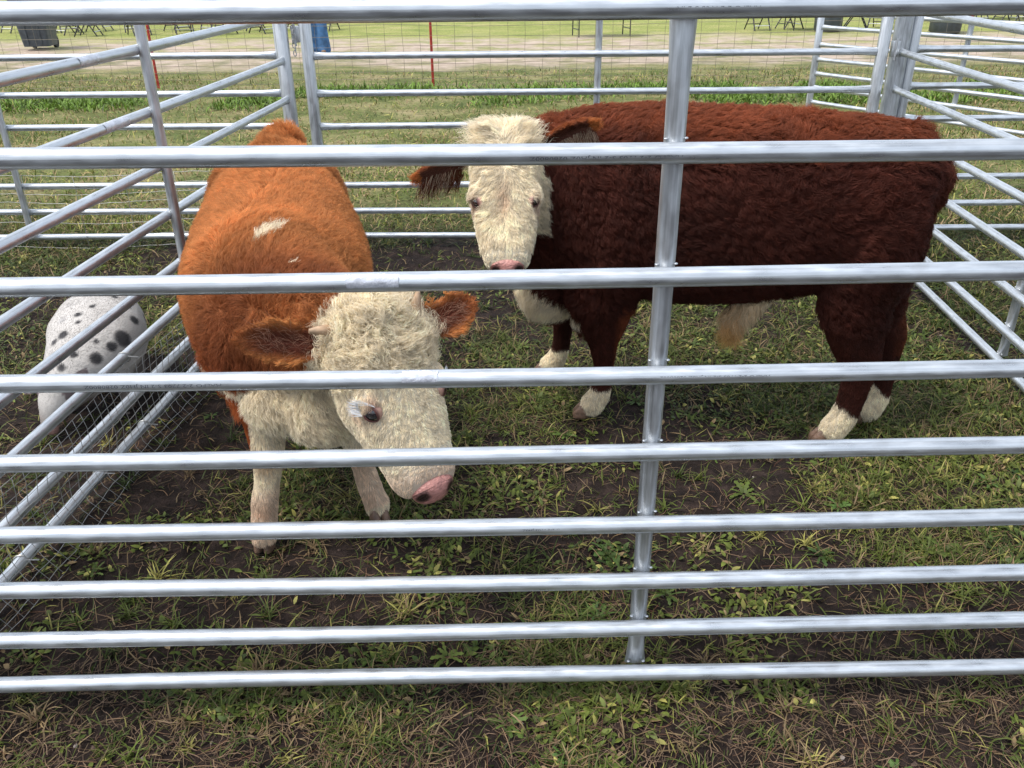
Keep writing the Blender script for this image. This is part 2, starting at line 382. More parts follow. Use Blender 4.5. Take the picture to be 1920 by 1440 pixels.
front, frails, FR = panel('galvanised nine rail panel closing the near side of the pen, in front of both calves', (-1.72, 1.526), (1.98, 1.579),
    [1.600, 1.359, 1.121, .912, .724, .537, .377, .229, .082], dia=.0385, braces=(2.023,), brace_side=1, brace_off=.034, seed=3, group='steel corral panels')
PO = (-1.285, 5.15); sl = .0665
lp, lrails, LF = panel('panel with wire mesh on its low rails, between the orange calf and the spotted pig', (PO[0]-sl*3.72, 1.43), PO, RZ, braces=(1.99,), brace_side=-1, brace_off=.03, seed=5, group='steel corral panels', post_dia=.075)
rp, rrails, _ = panel('panel behind the rump of the dark red calf, running back to a far corner post', (2.306, 5.33), (2.306-.077*3.75, 1.58), RZ, braces=(1.9,), brace_side=1, brace_off=.034, seed=7, group='steel corral panels', post_dia=.105)
BZ = [1.61, 1.384, 1.156, .946, .755, .572, .40, .234, .07]
bp_, _, _ = panel('panel across the far side of the pen, behind the two calves', (-1.155, 5.30), (2.15, 5.26), BZ, braces=(1.68,), brace_side=1, brace_off=.03, seed=9, group='steel corral panels', post_dia=.07)
_, _, NF = panel('panel behind the spotted pig, with loose wires along its low rails', (-4.7, 5.36), (-1.36, 5.33), BZ, braces=(1.62,), brace_side=-1, brace_off=.03, seed=11, group='steel corral panels', post_dia=.06)
panel('panel continuing beyond the far corner post, one red fence stake behind it', (2.41, 5.36), (5.8, 5.36), BZ, braces=(), seed=13, group='steel corral panels', post_dia=.06)
panel('low panel of another pen, standing slantwise beyond the rump of the dark red calf', (2.735, 8.0), (4.25, 5.75), [1.20, 1.085, .945, .82, .70, .585, .46], dia=.034, braces=(1.32,), brace_side=1, seed=15, group='steel corral panels', post_dia=.06, end_bot=.0)
# latches and pins between the end posts
def clip(parent, c, ang=0):
    mb = MB(); rot = Matrix.Rotation(ang, 3, 'Z')
    mb.box(c, (.045, .03, .085), rot, .004); mb.tube([(c[0], c[1]-.02, c[2]+.055), (c[0], c[1]-.02, c[2]-.06)], .006, 8)
    mb.build('connector', M_POST, parent)
clip(rp, (2.24, 5.26, 1.17), .1); clip(rp, (2.24, 5.26, .35), .1); clip(lp, (-1.215, 5.22, 1.28)); clip(lp, (-1.215, 5.22, .4))
# chain joining the two posts of the far corner near the pig
mb = MB()
for k in range(9):
    z = 1.36 - .022*k; c = (-1.218+.004*math.sin(k*2), 5.17, z); a = (k % 2)*math.pi/2
    pts = [(c[0]+.008*math.cos(q)*math.cos(a), c[1]+.008*math.cos(q)*math.sin(a), z+.016*math.sin(q)) for q in np.linspace(0, 2*math.pi, 11)]
    mb.tube(pts, .0028, 6)
mb.build('chain', M_WELD, lp)

def wire_net(parent, name, P, t, z_levels, s_range, ds, rad, off, wav=.006, flare=0, m=M_WIRE, seed=0):
    """square wire mesh hung on a panel: every wire a thin tube"""
    rng = np.random.RandomState(seed); mb = MB(); side = np.array([-t[1], t[0], 0])
    def pos(s_, z):
        q = P + t*s_ + side*off
        sag = wav*math.sin(s_*2.1+1)*1.5 + wav*math.sin(s_*5.3)*.8
        fl = flare*max(0, (.06-z)/.07) if flare else 0
        bulge = .008*math.sin(s_*6.1+z*20)
        return q + side*(fl+bulge) + np.array([0, 0, z + sag])
    for z in z_levels:
        ss = np.linspace(*s_range, int((s_range[1]-s_range[0])/.05)+2)
        mb.tube([tuple(pos(s_, z+.002*math.sin(s_*40+z*90))) for s_ in ss], rad, 4)
    for s_ in np.arange(s_range[0], s_range[1], ds):
        mb.tube([tuple(pos(s_+.003*math.sin(z*50), z)) for z in np.linspace(z_levels[0], z_levels[-1], 7)], rad, 4)
    return mb.build(name, m, parent, sharp=0)
nb = [o for o in bpy.data.objects if o.get('label', '').startswith('panel behind the spotted pig')][0]
wire_net(nb, 'wire_mesh', NF[0], NF[1], [.02, .10, .18, .255, .31, .365, .42, .48], (.05, 3.3), .32, .0015, -.03, .008, 0, seed=6)
p0, t, side = LF
wire_net(lp, 'wire_mesh', p0, t, [-.012, .004, .03, .062, .095, .13, .165, .20, .235, .27, .305, .335], (.05, 3.6), .05, .0013, -.03, .005, -.07, seed=2)
cl = MB()
for s_, z in ((.66, .357), (1.42, .357), (2.25, .357), (.62, .052), (1.1, .052), (1.45, .052), (2.2, .052)):
    cl = MB(); c = p0 + t*s_; cl.tube([tuple(c + side*(.022*math.cos(a)) + [0, 0, z+.022*math.sin(a)] + t*.004*a) for a in np.linspace(0, 6.1, 12)], .0022, 5)
    cl.tube([tuple(c - side*.02 + [0, 0, z+.01]), tuple(c - side*.05 + t*.015 + [0, 0, z+.0])], .0022, 5)
    cl.build('wire_tie', M_WIRE, lp)

# factory print and film labels on the rails
def print_on(rail, x0, text, size, ang0, flip=True, r=.0196):
    cu = bpy.data.curves.new('t', 'FONT'); cu.body = text; cu.size = size; cu.resolution_u = 2
    o = bpy.data.objects.new('t', cu); COL.objects.link(o)
    dg = bpy.context.evaluated_depsgraph_get(); dg.update(); me = bpy.data.meshes.new_from_object(o.evaluated_get(dg)); bpy.data.objects.remove(o)
    V = verts_of(me); wd = V[:, 0].max()
    if flip: V[:, 0] = wd-V[:, 0]; V[:, 1] = size*.7-V[:, 1]
    an = ang0 + V[:, 1]/r       # angle from straight at the camera side (-Y), up positive
    W = np.stack([x0+V[:, 0]*1.5, -r*np.cos(an), r*np.sin(an)], 1)
    me.vertices.foreach_set('co', W.astype(np.float32).ravel()); me.update()
    q = link('lettering', me, M_INK); q.parent = rail; return q
def film(rail, x0, x1, a0, a1, r=.0197):
    V = []; F = []; nx, na = 18, 12; rng = np.random.RandomState(int(x0*100))
    for i in range(nx):
        for j in range(na):
            a = a0+(a1-a0)*j/(na-1); rr = r + rng.uniform(0, .0002)
            V.append((x0+(x1-x0)*i/(nx-1)+rng.uniform(-.001, .001)*(i in (0, nx-1)), -rr*math.cos(a), rr*math.sin(a)))
    for i in range(nx-1):
        for j in range(na-1): k = i*na+j; F.append((k, k+na, k+na+1, k+1))
    q = link('film_label', mesh_np('film', V, F), M_TAPE); q.parent = rail; return q
PX = 1.72
print_on(frails[3], PX-.86, 'HALFO 2-2 7703 S-2 IN JH0Z 0280800Z', .0110, -.28)
print_on(frails[1], PX+.035, 'HALFO 2-2 7703 S-2 IN JH0Z 0280800Z', .0110, -.55)
print_on(frails[3], PX+.30, 'HALFO 2-2 7703 S-2 IN JH0Z 02808002', .0090, -.2)
print_on(frails[4], PX-.12, 'HALFO 2-2 7703 JH0Z 02808002', .0090, -.15)
print_on(frails[5], PX+.02, 'HALFO 2-2 7703 JH0Z', .0080, -.1)
print_on(frails[0], PX+.28, 'HALFO 2-2 7703 S-2 IN', .0095, -.35)
film(frails[2], PX-.315, PX-.214, -.9, 1.0)
film(frails[3], PX-.222, PX-.15, -.5, 1.2)
film(lrails[1], 1.55, 1.68, -.6, 1.2)
film(lrails[2], 1.62, 1.80, -.6, 1.2)
film(frails[5], PX-.29, PX-.12, -1.3, -.8)

# ---------------------------------------------------------------- hair on a body
def tri_sample(me, dens_fn, rng, per_m2):
    """random points on a mesh, density weighted; returns points, interpolated normals"""
    me.calc_loop_triangles(); T = np.empty(len(me.loop_triangles)*3, np.int32); me.loop_triangles.foreach_get('vertices', T); T = T.reshape(-1, 3)
    V = verts_of(me); Nn = normals_of(me); A = V[T[:, 0]]; B = V[T[:, 1]]; Cc = V[T[:, 2]]
    area = .5*np.linalg.norm(np.cross(B-A, Cc-A), axis=1); cen = (A+B+Cc)/3; nc = nrm(Nn[T].mean(1))
    wgt = area*dens_fn(cen, nc); tot = wgt.sum(); n = int(tot*per_m2)
    k = rng.choice(len(T), n, p=wgt/tot); r1 = np.sqrt(rng.rand(n, 1)); r2 = rng.rand(n, 1)
    P = A[k]*(1-r1) + B[k]*(r1*(1-r2)) + Cc[k]*(r1*r2)
    Q = Nn[T[k, 0]]*(1-r1) + Nn[T[k, 1]]*(r1*(1-r2)) + Nn[T[k, 2]]*(r1*r2)
    return P, nrm(Q)
def hair(parent, name, P, Nn, flow, length, lift, rgb, rad, curl=0, curl_n=1.5, clump=.6, cell=.02, wave=.35, wave_f=9, seed=0, K=6, droop=0., material=None):
    """grow strands: P roots, Nn normals, flow tangent direction; per-strand arrays length, lift, rgb"""
    n = len(P); rng = np.random.RandomState(seed)
    length = np.broadcast_to(length, n)*rng.uniform(.7, 1.15, n); lift = np.broadcast_to(lift, n); curl = np.broadcast_to(curl, n); clump = np.broadcast_to(clump, n)
    wave = np.broadcast_to(wave, n)[:, None]
    ci = np.floor(P/cell + .6*noise3(P, 1/cell*.7, seed+5)).astype(np.int64)
    hx = [hash3(ci[:, 0], ci[:, 1], ci[:, 2], seed+q) for q in range(6)]
    cc = (ci + .5)*cell; cc = cc - Nn*np.sum((cc-P)*Nn, 1, keepdims=True)
    fl = flow - Nn*np.sum(flow*Nn, 1, keepdims=True)
    wv = noise3(P, wave_f, seed+1) + .6*noise3(P, wave_f*2.7, seed+2)
    cellj = np.stack(hx[:3], 1)*2-1
    d = nrm(nrm(fl) + wave*wv*1.6 + wave*cellj*.8 + rng.normal(0, .10, (n, 3)))
    d = d - Nn*np.sum(d*Nn, 1, keepdims=True)
    d0 = nrm(d + Nn*(lift[:, None] + .25)); d1 = nrm(d + Nn*(lift[:, None]*.3-.05) + np.array([0, 0, -droop]))
    A = nrm(np.cross(Nn, d)); ph = hx[3]*6.28 + rng.normal(0, .25, n)
    pts = np.empty((n, K, 3)); pts[:, 0] = P; cur = P.copy()
    for k in range(1, K):
        t = k/(K-1); dd = nrm(d0*(1-t) + d1*t); cur = cur + dd*(length/(K-1))[:, None]
        a = 6.28*curl_n*t + ph; amp = (curl*length*t**.7)[:, None]
        off = A*np.cos(a)[:, None]*amp + nrm(np.cross(A, dd))*np.sin(a)[:, None]*amp
        tc_ = (clump*t)[:, None]
        pts[:, k] = (cur + off) + (cc - P)*tc_
    hc = bpy.data.hair_curves.new(name); hc.add_curves([K]*n)
    hc.attributes['position'].data.foreach_set('vector', pts.astype(np.float32).ravel())
    ra = hc.attributes.get('radius') or hc.attributes.new('radius', 'FLOAT', 'POINT')
    rr = np.broadcast_to(rad, n)[:, None]*np.interp(np.linspace(0, 1, K), [0, .5, 1], [1, .85, .18])[None]
    ra.data.foreach_set('value', rr.astype(np.float32).ravel())
    at = hc.attributes.new('col', 'FLOAT_COLOR', 'CURVE'); c = np.ones((n, 4), np.float32)
    br = (1 + .22*(hx[4]*2-1) + rng.normal(0, .10, n))[:, None]
    c[:, :3] = np.clip(rgb*br, 0, 1); at.data.foreach_set('color', c.ravel())
    hc.materials.append(material or M_FUR)
    o = bpy.data.objects.new(name, hc); COL.objects.link(o); put_under(o, parent); return o

class Frame:
    """a head's own coordinates: x to the side, y from poll to muzzle, z out of the forehead"""
    def __init__(s, poll, muzzle, face):
        s.o = np.array(poll, float); a = np.array(muzzle, float)-s.o; s.L = np.linalg.norm(a); s.y = a/s.L
        z = np.array(face, float); z -= s.y*np.dot(z, s.y); s.z = z/np.linalg.norm(z); s.x = np.cross(s.y, s.z)
        s.M = np.stack([s.x, s.y, s.z], 1)
    def w(s, p): return tuple(s.o + s.M @ np.array(p, float))
    def l(s, P): return (P - s.o) @ s.M
    def rot(s): return Matrix([[float(v) for v in r] for r in s.M])

def head_shapes(mb, F, wide=1., deep=1.):
    k = F.L/.46
    st = [(-.01, .065, .035, .07), (.04, .094, .062, .115), (.10, .114, .070, .145), (.17, .115, .070, .16), (.23, .113, .064, .155), (.29, .106, .058, .135),
          (.345, .096, .054, .105), (.395, .087, .053, .088), (.425, .083, .048, .080), (.45, .074, .036, .068)]
    mb.loft([(F.w((0, y*k, 0)), a*wide*k, u*k, d*k*(1+(deep-1)*math.exp(-((y-.2)/.13)**2))) for y, a, u, d in st], hint=tuple(F.z), n=26, ex=2.4)
    for sx in (-1, 1):
        mb.ball(F.w((sx*.096*wide*k, .205*k, .022*k)), (.028*k, .045*k, .036*k), F.rot())      # brow and eye socket
        mb.ball(F.w((sx*.072*wide*k, .21*k, -.075*k)), (.045*k, .085*k, .075*k), F.rot())      # cheek
        mb.ball(F.w((sx*.048*k, .415*k, .010*k)), (.034*k, .034*k, .036*k), F.rot())             # nostril wings
    mb.ball(F.w((0, .425*k, -.058*k)), (.058*k, .042*k, .036*k), F.rot())                          # chin
def ear_shape(mb, base, tip, opening, width=.085, cup=.03, th=.013):
    """a cupped leaf from base to tip; opening = direction the hollow faces"""
    base = np.array(base, float); tip = np.array(tip, float); a = tip-base; L_ = np.linalg.norm(a); a /= L_
    z = np.array(opening, float); z -= a*np.dot(z, a); z /= np.linalg.norm(z); s = np.cross(a, z)
    prof = [(-.08, .34), (.05, .45), (.2, .78), (.38, 1.), (.55, 1.), (.72, .84), (.86, .58), (.96, .28), (1.0, .1)]
    V = []; Fc = []; nu = 9
    for layer in (0, 1):
        for t_, w_ in prof:
            for j in range(nu):
                u = (j/(nu-1)*2-1); x = u*w_*width/2
                z_ = -cup*(1-u*u)*w_*(1-.35*t_) - (th if layer else 0) * (1 if abs(u) < .99 else .4)
                V.append(base + a*(t_*L_) + s*x + z*z_)
    m = len(prof); off = m*nu
    for k in range(m-1):
        for j in range(nu-1):
            q = k*nu+j; Fc.append((q, q+1, q+1+nu, q+nu)); Fc.append((off+q, off+q+nu, off+q+1+nu, off+q+1))
        Fc.append((k*nu, k*nu+nu, off+k*nu+nu, off+k*nu)); q = k*nu+nu-1; Fc.append((q, off+q, off+q+nu, q+nu))
    for j in range(nu-1):
        Fc.append((j, off+j, off+j+1, j+1)); q = (m-1)*nu+j; Fc.append((q, q+1, off+q+1, off+q))
    mb.add(V, Fc)
    return dict(base=base, tip=tip, a=a, z=z, s=s, L=L_, w=width)
def seg_dist(P, a, b):
    a = np.array(a, float); b = np.array(b, float); d = b-a; t = np.clip(((P-a) @ d)/(d @ d), 0, 1); return np.linalg.norm(P - (a + t[:, None]*d), axis=1), t
def ear_local(P, E):
    q = P-E['base']; return (q @ E['a'])/E['L'], q @ E['s'], q @ E['z']
def eye_parts(root, F, wide, side, lash=None, tilt=0):
    k = F.L/.46; c = F.w((side*.091*wide*k, .232*k, .032*k)); r = .0235*k
    rot = F.rot()
    MB().ball(c, r, None, 20, 14).build('eye', M_EYE, root)
    # lids: a shell over the ball with an almond opening, inner corner towards the muzzle
    n = nrm(np.array(F.M @ np.array([side*.76, .04, .65]))); a = nrm(F.y*.85 - F.x*side*.45); a = nrm(a - n*np.dot(a, n)); b = np.cross(n, a)*-side; c_ = np.array(c)
    V = []; Fc = []; C3 = []; nu, nv = 40, 9
    for j in range(nv):
        v = j/(nv-1)
        for i in range(nu):
            q = 2*math.pi*i/nu; u0, w0 = math.cos(q)*(1.12 if math.cos(q) < 0 else 1.5), math.sin(q)*(.82 if math.sin(q) > 0 else .72)*(1-.35*abs(math.cos(q))**3)
            u1, w1 = math.cos(q)*2.3, math.sin(q)*1.9
            th = np.array([u0*(1-v)+u1*v, w0*(1-v)+w1*v]); m_ = np.linalg.norm(th); an = min(m_, 1.9)*.72
            dirn = n*math.cos(an) + (a*th[0] + b*th[1])/m_*math.sin(an)
            rr = r*(1.035 + .10*math.sin(math.pi*min(1, v*2.2)) + .05*v)
            V.append(c_ + dirn*rr); k_ = sstep(.12, .6, v); C3.append(np.array([.09, .032, .028])*(1-k_) + np.array([.42, .24, .18])*k_)
    for j in range(nv-1):
        for i in range(nu): Fc.append((j*nu+i, j*nu+(i+1) % nu, (j+1)*nu+(i+1) % nu, (j+1)*nu+i))
    lm = mesh_np('eyelid', V, Fc); paint(lm, np.array(C3)); link('eyelid', lm, M_LID, root)
    return c_, n, a, b, r
def nose_part(root, F, spots=0):
    """bare nose pad with two comma nostrils pushed in"""
    k = F.L/.46; mb = MB().ball((0, 0, 0), (.059*k, .034*k, .034*k), None, 64, 48); V = np.array(mb.V)
    V[:, 0] *= 1-.10*np.clip(-V[:, 2]/(.03*k), 0, 1)
    col = np.tile(np.array([.46, .21, .18]), (len(V), 1))
    for s in (-1, 1):
        dx = (V[:, 0]-s*.040*k)/(.014*k) ; dz = (V[:, 2]-.013*k + .45*(abs(V[:, 0])-.040*k))/(.0105*k); g = np.exp(-.5*(dx**2+dz**2))*(V[:, 1] > 0)
        V[:, 1] -= g*.009*k; g = sstep(.3, .75, g)[:, None]; col = col*(1-g) + np.array([.02, .008, .008])*g
    sp = (sstep(.05, .0, abs(noise(V, 60/k, 3+spots)))*.55 + .4*sstep(.3, .6, noise(V, 90/k, 9+spots)))[:, None]*(.9 if spots else .5); col = col*(1-sp) + np.array([.12, .05, .05])*sp
    line = np.exp(-(V[:, 0]/(.0025*k))**2)*(V[:, 1] > 0)*(V[:, 2] < .01)
    V[:, 1] -= line*.003
    W = np.array([F.w((v[0], .458*k+v[1]+.25*v[2]*-1, (.018 if spots else .012)*k+v[2])) for v in V])
    pts = [F.w((x*k, y*k, z*k)) for x, y, z in ((-.078, .37, -.045), (-.070, .42, -.043), (-.045, .462, -.040), (0, .477, -.036), (.045, .462, -.040), (.070, .42, -.043), (.078, .37, -.045))]
    MB().tube(pts, .0032*k, 8).build('mouth', M_MOUTH, root)
    me = mesh_np('nose', W, mb.F); paint(me, col); return link('nose', me, M_NOSE, root)
def hoof_part(root, c, ang, s=1., name='hoof'):
    """cloven hoof: two claws, toes towards ang"""
    mb = MB(); t = Vector((math.cos(ang), math.sin(ang), 0)); sd = Vector((-t.y, t.x, 0)); c = Vector(c)
    for q in (-1, 1):
        b = c + sd*q*.019*s
        mb.loft([(b+Vector((0, 0, .002))+t*.010*s, .019*s, .042*s, .034*s), (b+Vector((0, 0, .022*s))+t*.010*s, .0185*s, .041*s, .034*s), (b+Vector((0, 0, .045*s))+t*0, .017*s, .031*s, .029*s), (b+Vector((0, 0, .06*s))-t*.004*s, .014*s, .024*s, .024*s)], hint=tuple(t), n=16)
    return mb.build(name, M_HOOF, root)

DARK_RED = np.array([.070, .018, .011]); TOP_RED = np.array([.22, .060, .025]); ORANGE = np.array([.56, .230, .076]); WHITE = np.array([.86, .76, .58])

# ---------------------------------------------------------------- dark red calf, side on, looking into the camera
def red_calf():
    root = empty('calf', (.8, 3.1, 0), 'dark red calf standing side on behind the middle post, white face turned to the viewer', 'calf', 'hereford calves in the pen')
    mb = MB()
    T = [(1.435, .93, .10, .12, .20), (1.385, .95, .19, .19, .30), (1.29, .93, .245, .235, .33), (1.12, .90, .265, .275, .32), (.90, .875, .285, .31, .345), (.68, .865, .29, .325, .355),
         (.48, .865, .285, .325, .35), (.32, .865, .265, .315, .33), (.18, .83, .22, .31, .33), (.08, .78, .165, .25, .28)]
    yy = lambda x: 3.17 - .17*x
    mb.loft([((x, yy(x), z), a, u, d) for x, z, a, u, d in T], n=30, ex=2.3)
    mb.loft([((.42, 3.10, .93), .19, .22, .30), ((.22, 3.08, .95), .17, .20, .28), ((.08, 3.04, .98), .145, .17, .22), ((-.0, 2.99, 1.0), .12, .12, .16)], hint=(0, 0, 1), n=24)
    mb.ball((.15, 3.13, .53), (.115, .12, .14)); mb.ball((.40, 2.905, .80), (.13, .095, .25)); mb.ball((1.20, 2.83, 1.04), (.07, .06, .05)); mb.ball((.36, 3.33, .78), (.17, .10, .24))
    mb.ball((1.25, 2.81, .80), (.165, .115, .27)); mb.ball((1.31, 3.08, .80), (.19, .12, .26))
    def leg(pts): mb.loft([(p, a, b, b) for p, a, b in pts], hint=(-1, 0, 0), n=18)
    leg([((.36, 2.95, .72), .08, .15), ((.345, 2.97, .54), .08, .125), ((.35, 2.99, .42), .062, .092), ((.355, 3.0, .33), .048, .054), ((.362, 3.01, .24), .034, .037), ((.362, 3.02, .16), .032, .034), ((.352, 3.02, .10), .037, .042), ((.325, 3.02, .055), .039, .047), ((.315, 3.02, .03), .036, .044)])
    leg([((.24, 3.32, .70), .07, .12), ((.235, 3.34, .52), .065, .08), ((.235, 3.36, .40), .052, .06), ((.228, 3.38, .30), .047, .05), ((.222, 3.39, .20), .033, .036), ((.215, 3.395, .13), .034, .036), ((.20, 3.40, .085), .036, .042), ((.172, 3.40, .05), .039, .047), ((.164, 3.40, .03), .036, .044)])
    leg([((1.25, 2.83, .72), .10, .17), ((1.225, 2.82, .56), .085, .125), ((1.245, 2.81, .44), .07, .10), ((1.275, 2.805, .34), .056, .074), ((1.277, 2.80, .25), .043, .052), ((1.266, 2.80, .16), .040, .046), ((1.25, 2.80, .10), .042, .049), ((1.222, 2.80, .055), .042, .05), ((1.212, 2.80, .03), .038, .046)])
    leg([((1.36, 3.06, .70), .10, .17), ((1.36, 3.03, .55), .085, .115), ((1.41, 3.0, .44), .07, .085), ((1.445, 2.985, .35), .055, .07), ((1.45, 2.975, .25), .042, .049), ((1.447, 2.965, .16), .038, .043), ((1.44, 2.96, .10), .04, .047), ((1.415, 2.955, .055), .042, .05), ((1.405, 2.955, .03), .038, .046)])
    # sheath fold and the tail lying against the rump
    mb.loft([((1.02, 3.0, .60), .05, .05, .05), ((.92, 2.97, .545), .045, .05, .05), ((.86, 2.96, .48), .036, .04, .04), ((.835, 2.95, .42), .022, .025, .025)], hint=(0, 1, 0), n=14)
    mb.loft([((1.36, 2.93, 1.13), .03, .035, .035), ((1.425, 2.92, 1.07), .028, .03, .03), ((1.462, 2.91, .95), .024, .026, .026), ((1.45, 2.91, .80), .022, .024, .024), ((1.42, 2.90, .62), .02, .022, .022), ((1.40, 2.90, .46), .018, .02, .02)], hint=(1, 0, 0), n=12)
    F = Frame((-.02, 2.955, 1.12), (-.012, 2.735, .730), (.0, -.86, .5))
    head_shapes(mb, F, 1.0)
    E1 = ear_shape(mb, (-.135, 2.95, 1.03), (-.337, 2.90, .985), (.0, -.8, -.45), .105, .03)
    E2 = ear_shape(mb, (.095, 2.935, 1.075), (.302, 2.86, 1.185), (.0, -.8, -.45), .10, .03)
    me = remesh(mb, 'body', .0105, 5)
    def region(P):
        h = F.l(P); d_neck = h[:, 1] < .6
        white = np.zeros(len(P)); jit = .5*noise(P, 14, 41) + .5*noise(P, 40, 42)
        face = (abs(h[:, 0]) < .125+.01*jit - .05*sstep(.02, -.06, h[:, 1])) & (h[:, 2] > -.105+.02*jit + .09*sstep(.12, .0, h[:, 1])) & (h[:, 1] > -.07) & (h[:, 1] < .6)
        jaw = (h[:, 1] > .12) & (h[:, 1] < .6) & (h[:, 2] > -.15) & (abs(h[:, 0]) < .15)
        white[face | jaw] = 1
        white[(P[:, 2] < .60+.02*jit - .55*(P[:, 0]-.02)) & (P[:, 0] < .265+.02*jit) & (P[:, 2] > .40+.25*np.clip(P[:, 0]-.1, 0, 1)) & (P[:, 1] < 3.26)] = 1
        fore = (P[:, 0] < .8); legw = (fore & (P[:, 2] < .135+.02*jit + .25*(.33-P[:, 0])*(P[:, 1] < 3.2)*(P[:, 0] < .35))) | (~fore & (P[:, 2] < .155+.025*jit - .55*(P[:, 0]-np.where(P[:, 1] < 2.88, 1.24, 1.43))))
        white[legw] = 1
        white[(seg_dist(P, (1.08, 2.99, .62), (.84, 2.95, .42))[0] < .085) & (P[:, 2] < .60)] = 1
        white[(P[:, 2] < .575+.02*jit) & (P[:, 0] > .86) & (P[:, 0] < 1.12) & (P[:, 2] > .40) & (P[:, 1] > 2.86)] = 1
        white[(P[:, 2] < .56+.01*jit) & (P[:, 0] > .43) & (P[:, 0] < .56) & (P[:, 1] > 3.0)] = 1
        for E in (E1, E2):
            t, s_, z = ear_local(P, E); white[(t > .12) & (t < 1.25) & (abs(s_) < .065) & (z > -.06) & (z < .02)] = 0
        return white
    def colour(P, Nn):
        wh = region(P)[:, None]
        top = sstep(1.05, 1.18, P[:, 2] + .03*noise(P, 7, 50))[:, None]  # overhead light painted into the coat: pale back, darker flanks and belly
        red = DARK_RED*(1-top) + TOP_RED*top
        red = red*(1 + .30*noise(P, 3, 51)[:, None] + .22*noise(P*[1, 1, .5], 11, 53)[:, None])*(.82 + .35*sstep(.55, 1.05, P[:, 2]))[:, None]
        rear = (sstep(1.42, 1.56, P[:, 0] + .02*noise(P, 20, 1))*(P[:, 2] > .3))[:, None]*.7; red = red*(1-rear) + np.array([.26, .07, .022])*rear  # orange glow of backlit hair painted onto the rump
        legback = (sstep(.38, .42, P[:, 0])*(P[:, 0] < .6)*(P[:, 2] < .52)*(P[:, 1] < 3.1))[:, None]; red = red*(1-legback) + TOP_RED*legback  # same backlit rim painted down the back of the near foreleg
        wcol = WHITE*(1 + .10*noise(P, 12, 52)[:, None])
        tuft = np.exp(-(np.linalg.norm(P-np.array([.825, 2.95, .40]), axis=1)/.13)**2)[:, None]*.95; wcol = wcol*(1-tuft) + np.array([.62, .34, .08])*tuft
        h = F.l(P); cen = (np.exp(-((h[:, 0])/.018)**2)*np.exp(-((h[:, 1]-.22)/.06)**2))[:, None]*.5; wcol = wcol*(1-cen) + np.array([.62, .40, .26])*cen
        tear = sum(np.exp(-((h[:, 0]-s*.098)/.016)**2-((h[:, 1]-.235)/.028)**2) for s in (-1, 1))[:, None]*.75*(h[:, 2:3] > -.03); wcol = wcol*(1-tear) + np.array([.33, .15, .10])*tear
        c = wcol*wh + red*(1-wh)
        for E in (E1, E2):
            t, s_, z = ear_local(P, E); on = ((t > .1) & (t < 1.2) & (abs(s_) < .065) & (z > -.06) & (z < .02)); inn = on & ((Nn @ E['z']) > .1)
            c[on] = np.array([.34, .10, .034]); g_ = (np.exp(-(s_/.034)**4)*inn)[:, None]; c = c*(1-g_) + np.array([.15, .06, .04])*g_
            rim = on & (t > .8); c[rim] = np.array([.50, .17, .05])
        return c
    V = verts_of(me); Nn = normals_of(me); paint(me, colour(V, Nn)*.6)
    body = link('body', me, M_SKIN, root)
    info = [eye_parts(root, F, 1.0, s) for s in (-1, 1)]
    nose_part(root, F, 0)
    hoof_part(root, (.285, 3.02, 0), math.pi, .76); hoof_part(root, (.135, 3.40, 0), math.pi, .76); hoof_part(root, (1.18, 2.80, 0), math.pi, .78); hoof_part(root, (1.375, 2.955, 0), math.pi, .78)
    rng = np.random.RandomState(4)
    eyes = [i[0] for i in info]
    def common_mask(P, h):
        m = np.ones(len(P), bool)
        for e in eyes: m &= np.linalg.norm(P-e-0, axis=1) > .0240
        m &= ~((abs(h[:, 0]) < .062) & (h[:, 1] > .428) & (h[:, 1] < .52) & (h[:, 2] > -.03) & (h[:, 2] < .08))
        return m
    def dens(c, n): return np.where((n[:, 1] > .35) & (c[:, 1] > 3.0), .25, 1.)*np.where(c[:, 2] < .05, .3, 1)*np.where(F.l(c)[:, 1] < .55, 1, 1)
    P, Nn = tri_sample(me, dens, rng, 72000)
    h = F.l(P); m = common_mask(P, h); P, Nn, h = P[m], Nn[m], h[m]
    head = (np.linalg.norm(h*[1.1, .8, 1], axis=1) < .42) & (h[:, 2] > -.2) & (P[:, 0] < .16) & (h[:, 1] > -.06)
    ears = np.zeros(len(P), bool); flow = np.tile(np.array([.45, 0, -1.]), (len(P), 1))
    flow[P[:, 2] > 1.05] = [1, -.1, -.25]
    leg_ = P[:, 2] < .5; flow[leg_] = [.1, 0, -1]
    hf = F.M @ np.array([0, 1., 0]); outw = np.sign(h[:, :1])*F.x*np.clip(abs(h[:, :1])/.08, 0, 1)*1.1
    up_ = sstep(.2, .02, h[:, 1])[:, None]
    hflow = hf*(1-1.9*up_*np.exp(-(h[:, :1]/.09)**2)) + outw*np.where(h[:, 1:2] < .34, 1., .5)
    flow[head] = hflow[head]
    ln = np.where(P[:, 2] > 1.0, .052, .050); ln = np.where(leg_, .019, ln); ln[head] = (.030 + .022*sstep(.10, -.02, h[:, 1]))[head]; ln[head & (h[:, 1] > .37)] = .009
    ln[(P[:, 2] < .60) & (P[:, 0] < .33) & (P[:, 2] > .4)] = .05
    sh = seg_dist(P, (.92, 2.97, .54), (.83, 2.95, .40))[0] < .09; ln[sh] = .10; flow[sh] = [-.1, 0, -1]
    lift = np.where(P[:, 2] > 1.05, .55, .28); bri = (P[:, 2] < .62) & (P[:, 0] < .33) & (P[:, 2] > .4); lift[bri] = .8; flow[bri] = [-.5, -.3, -.8]; lift[leg_] = np.where(bri[leg_], .8, .22); lift[head] = .3 + .7*sstep(.08, -.03, h[head, 1])
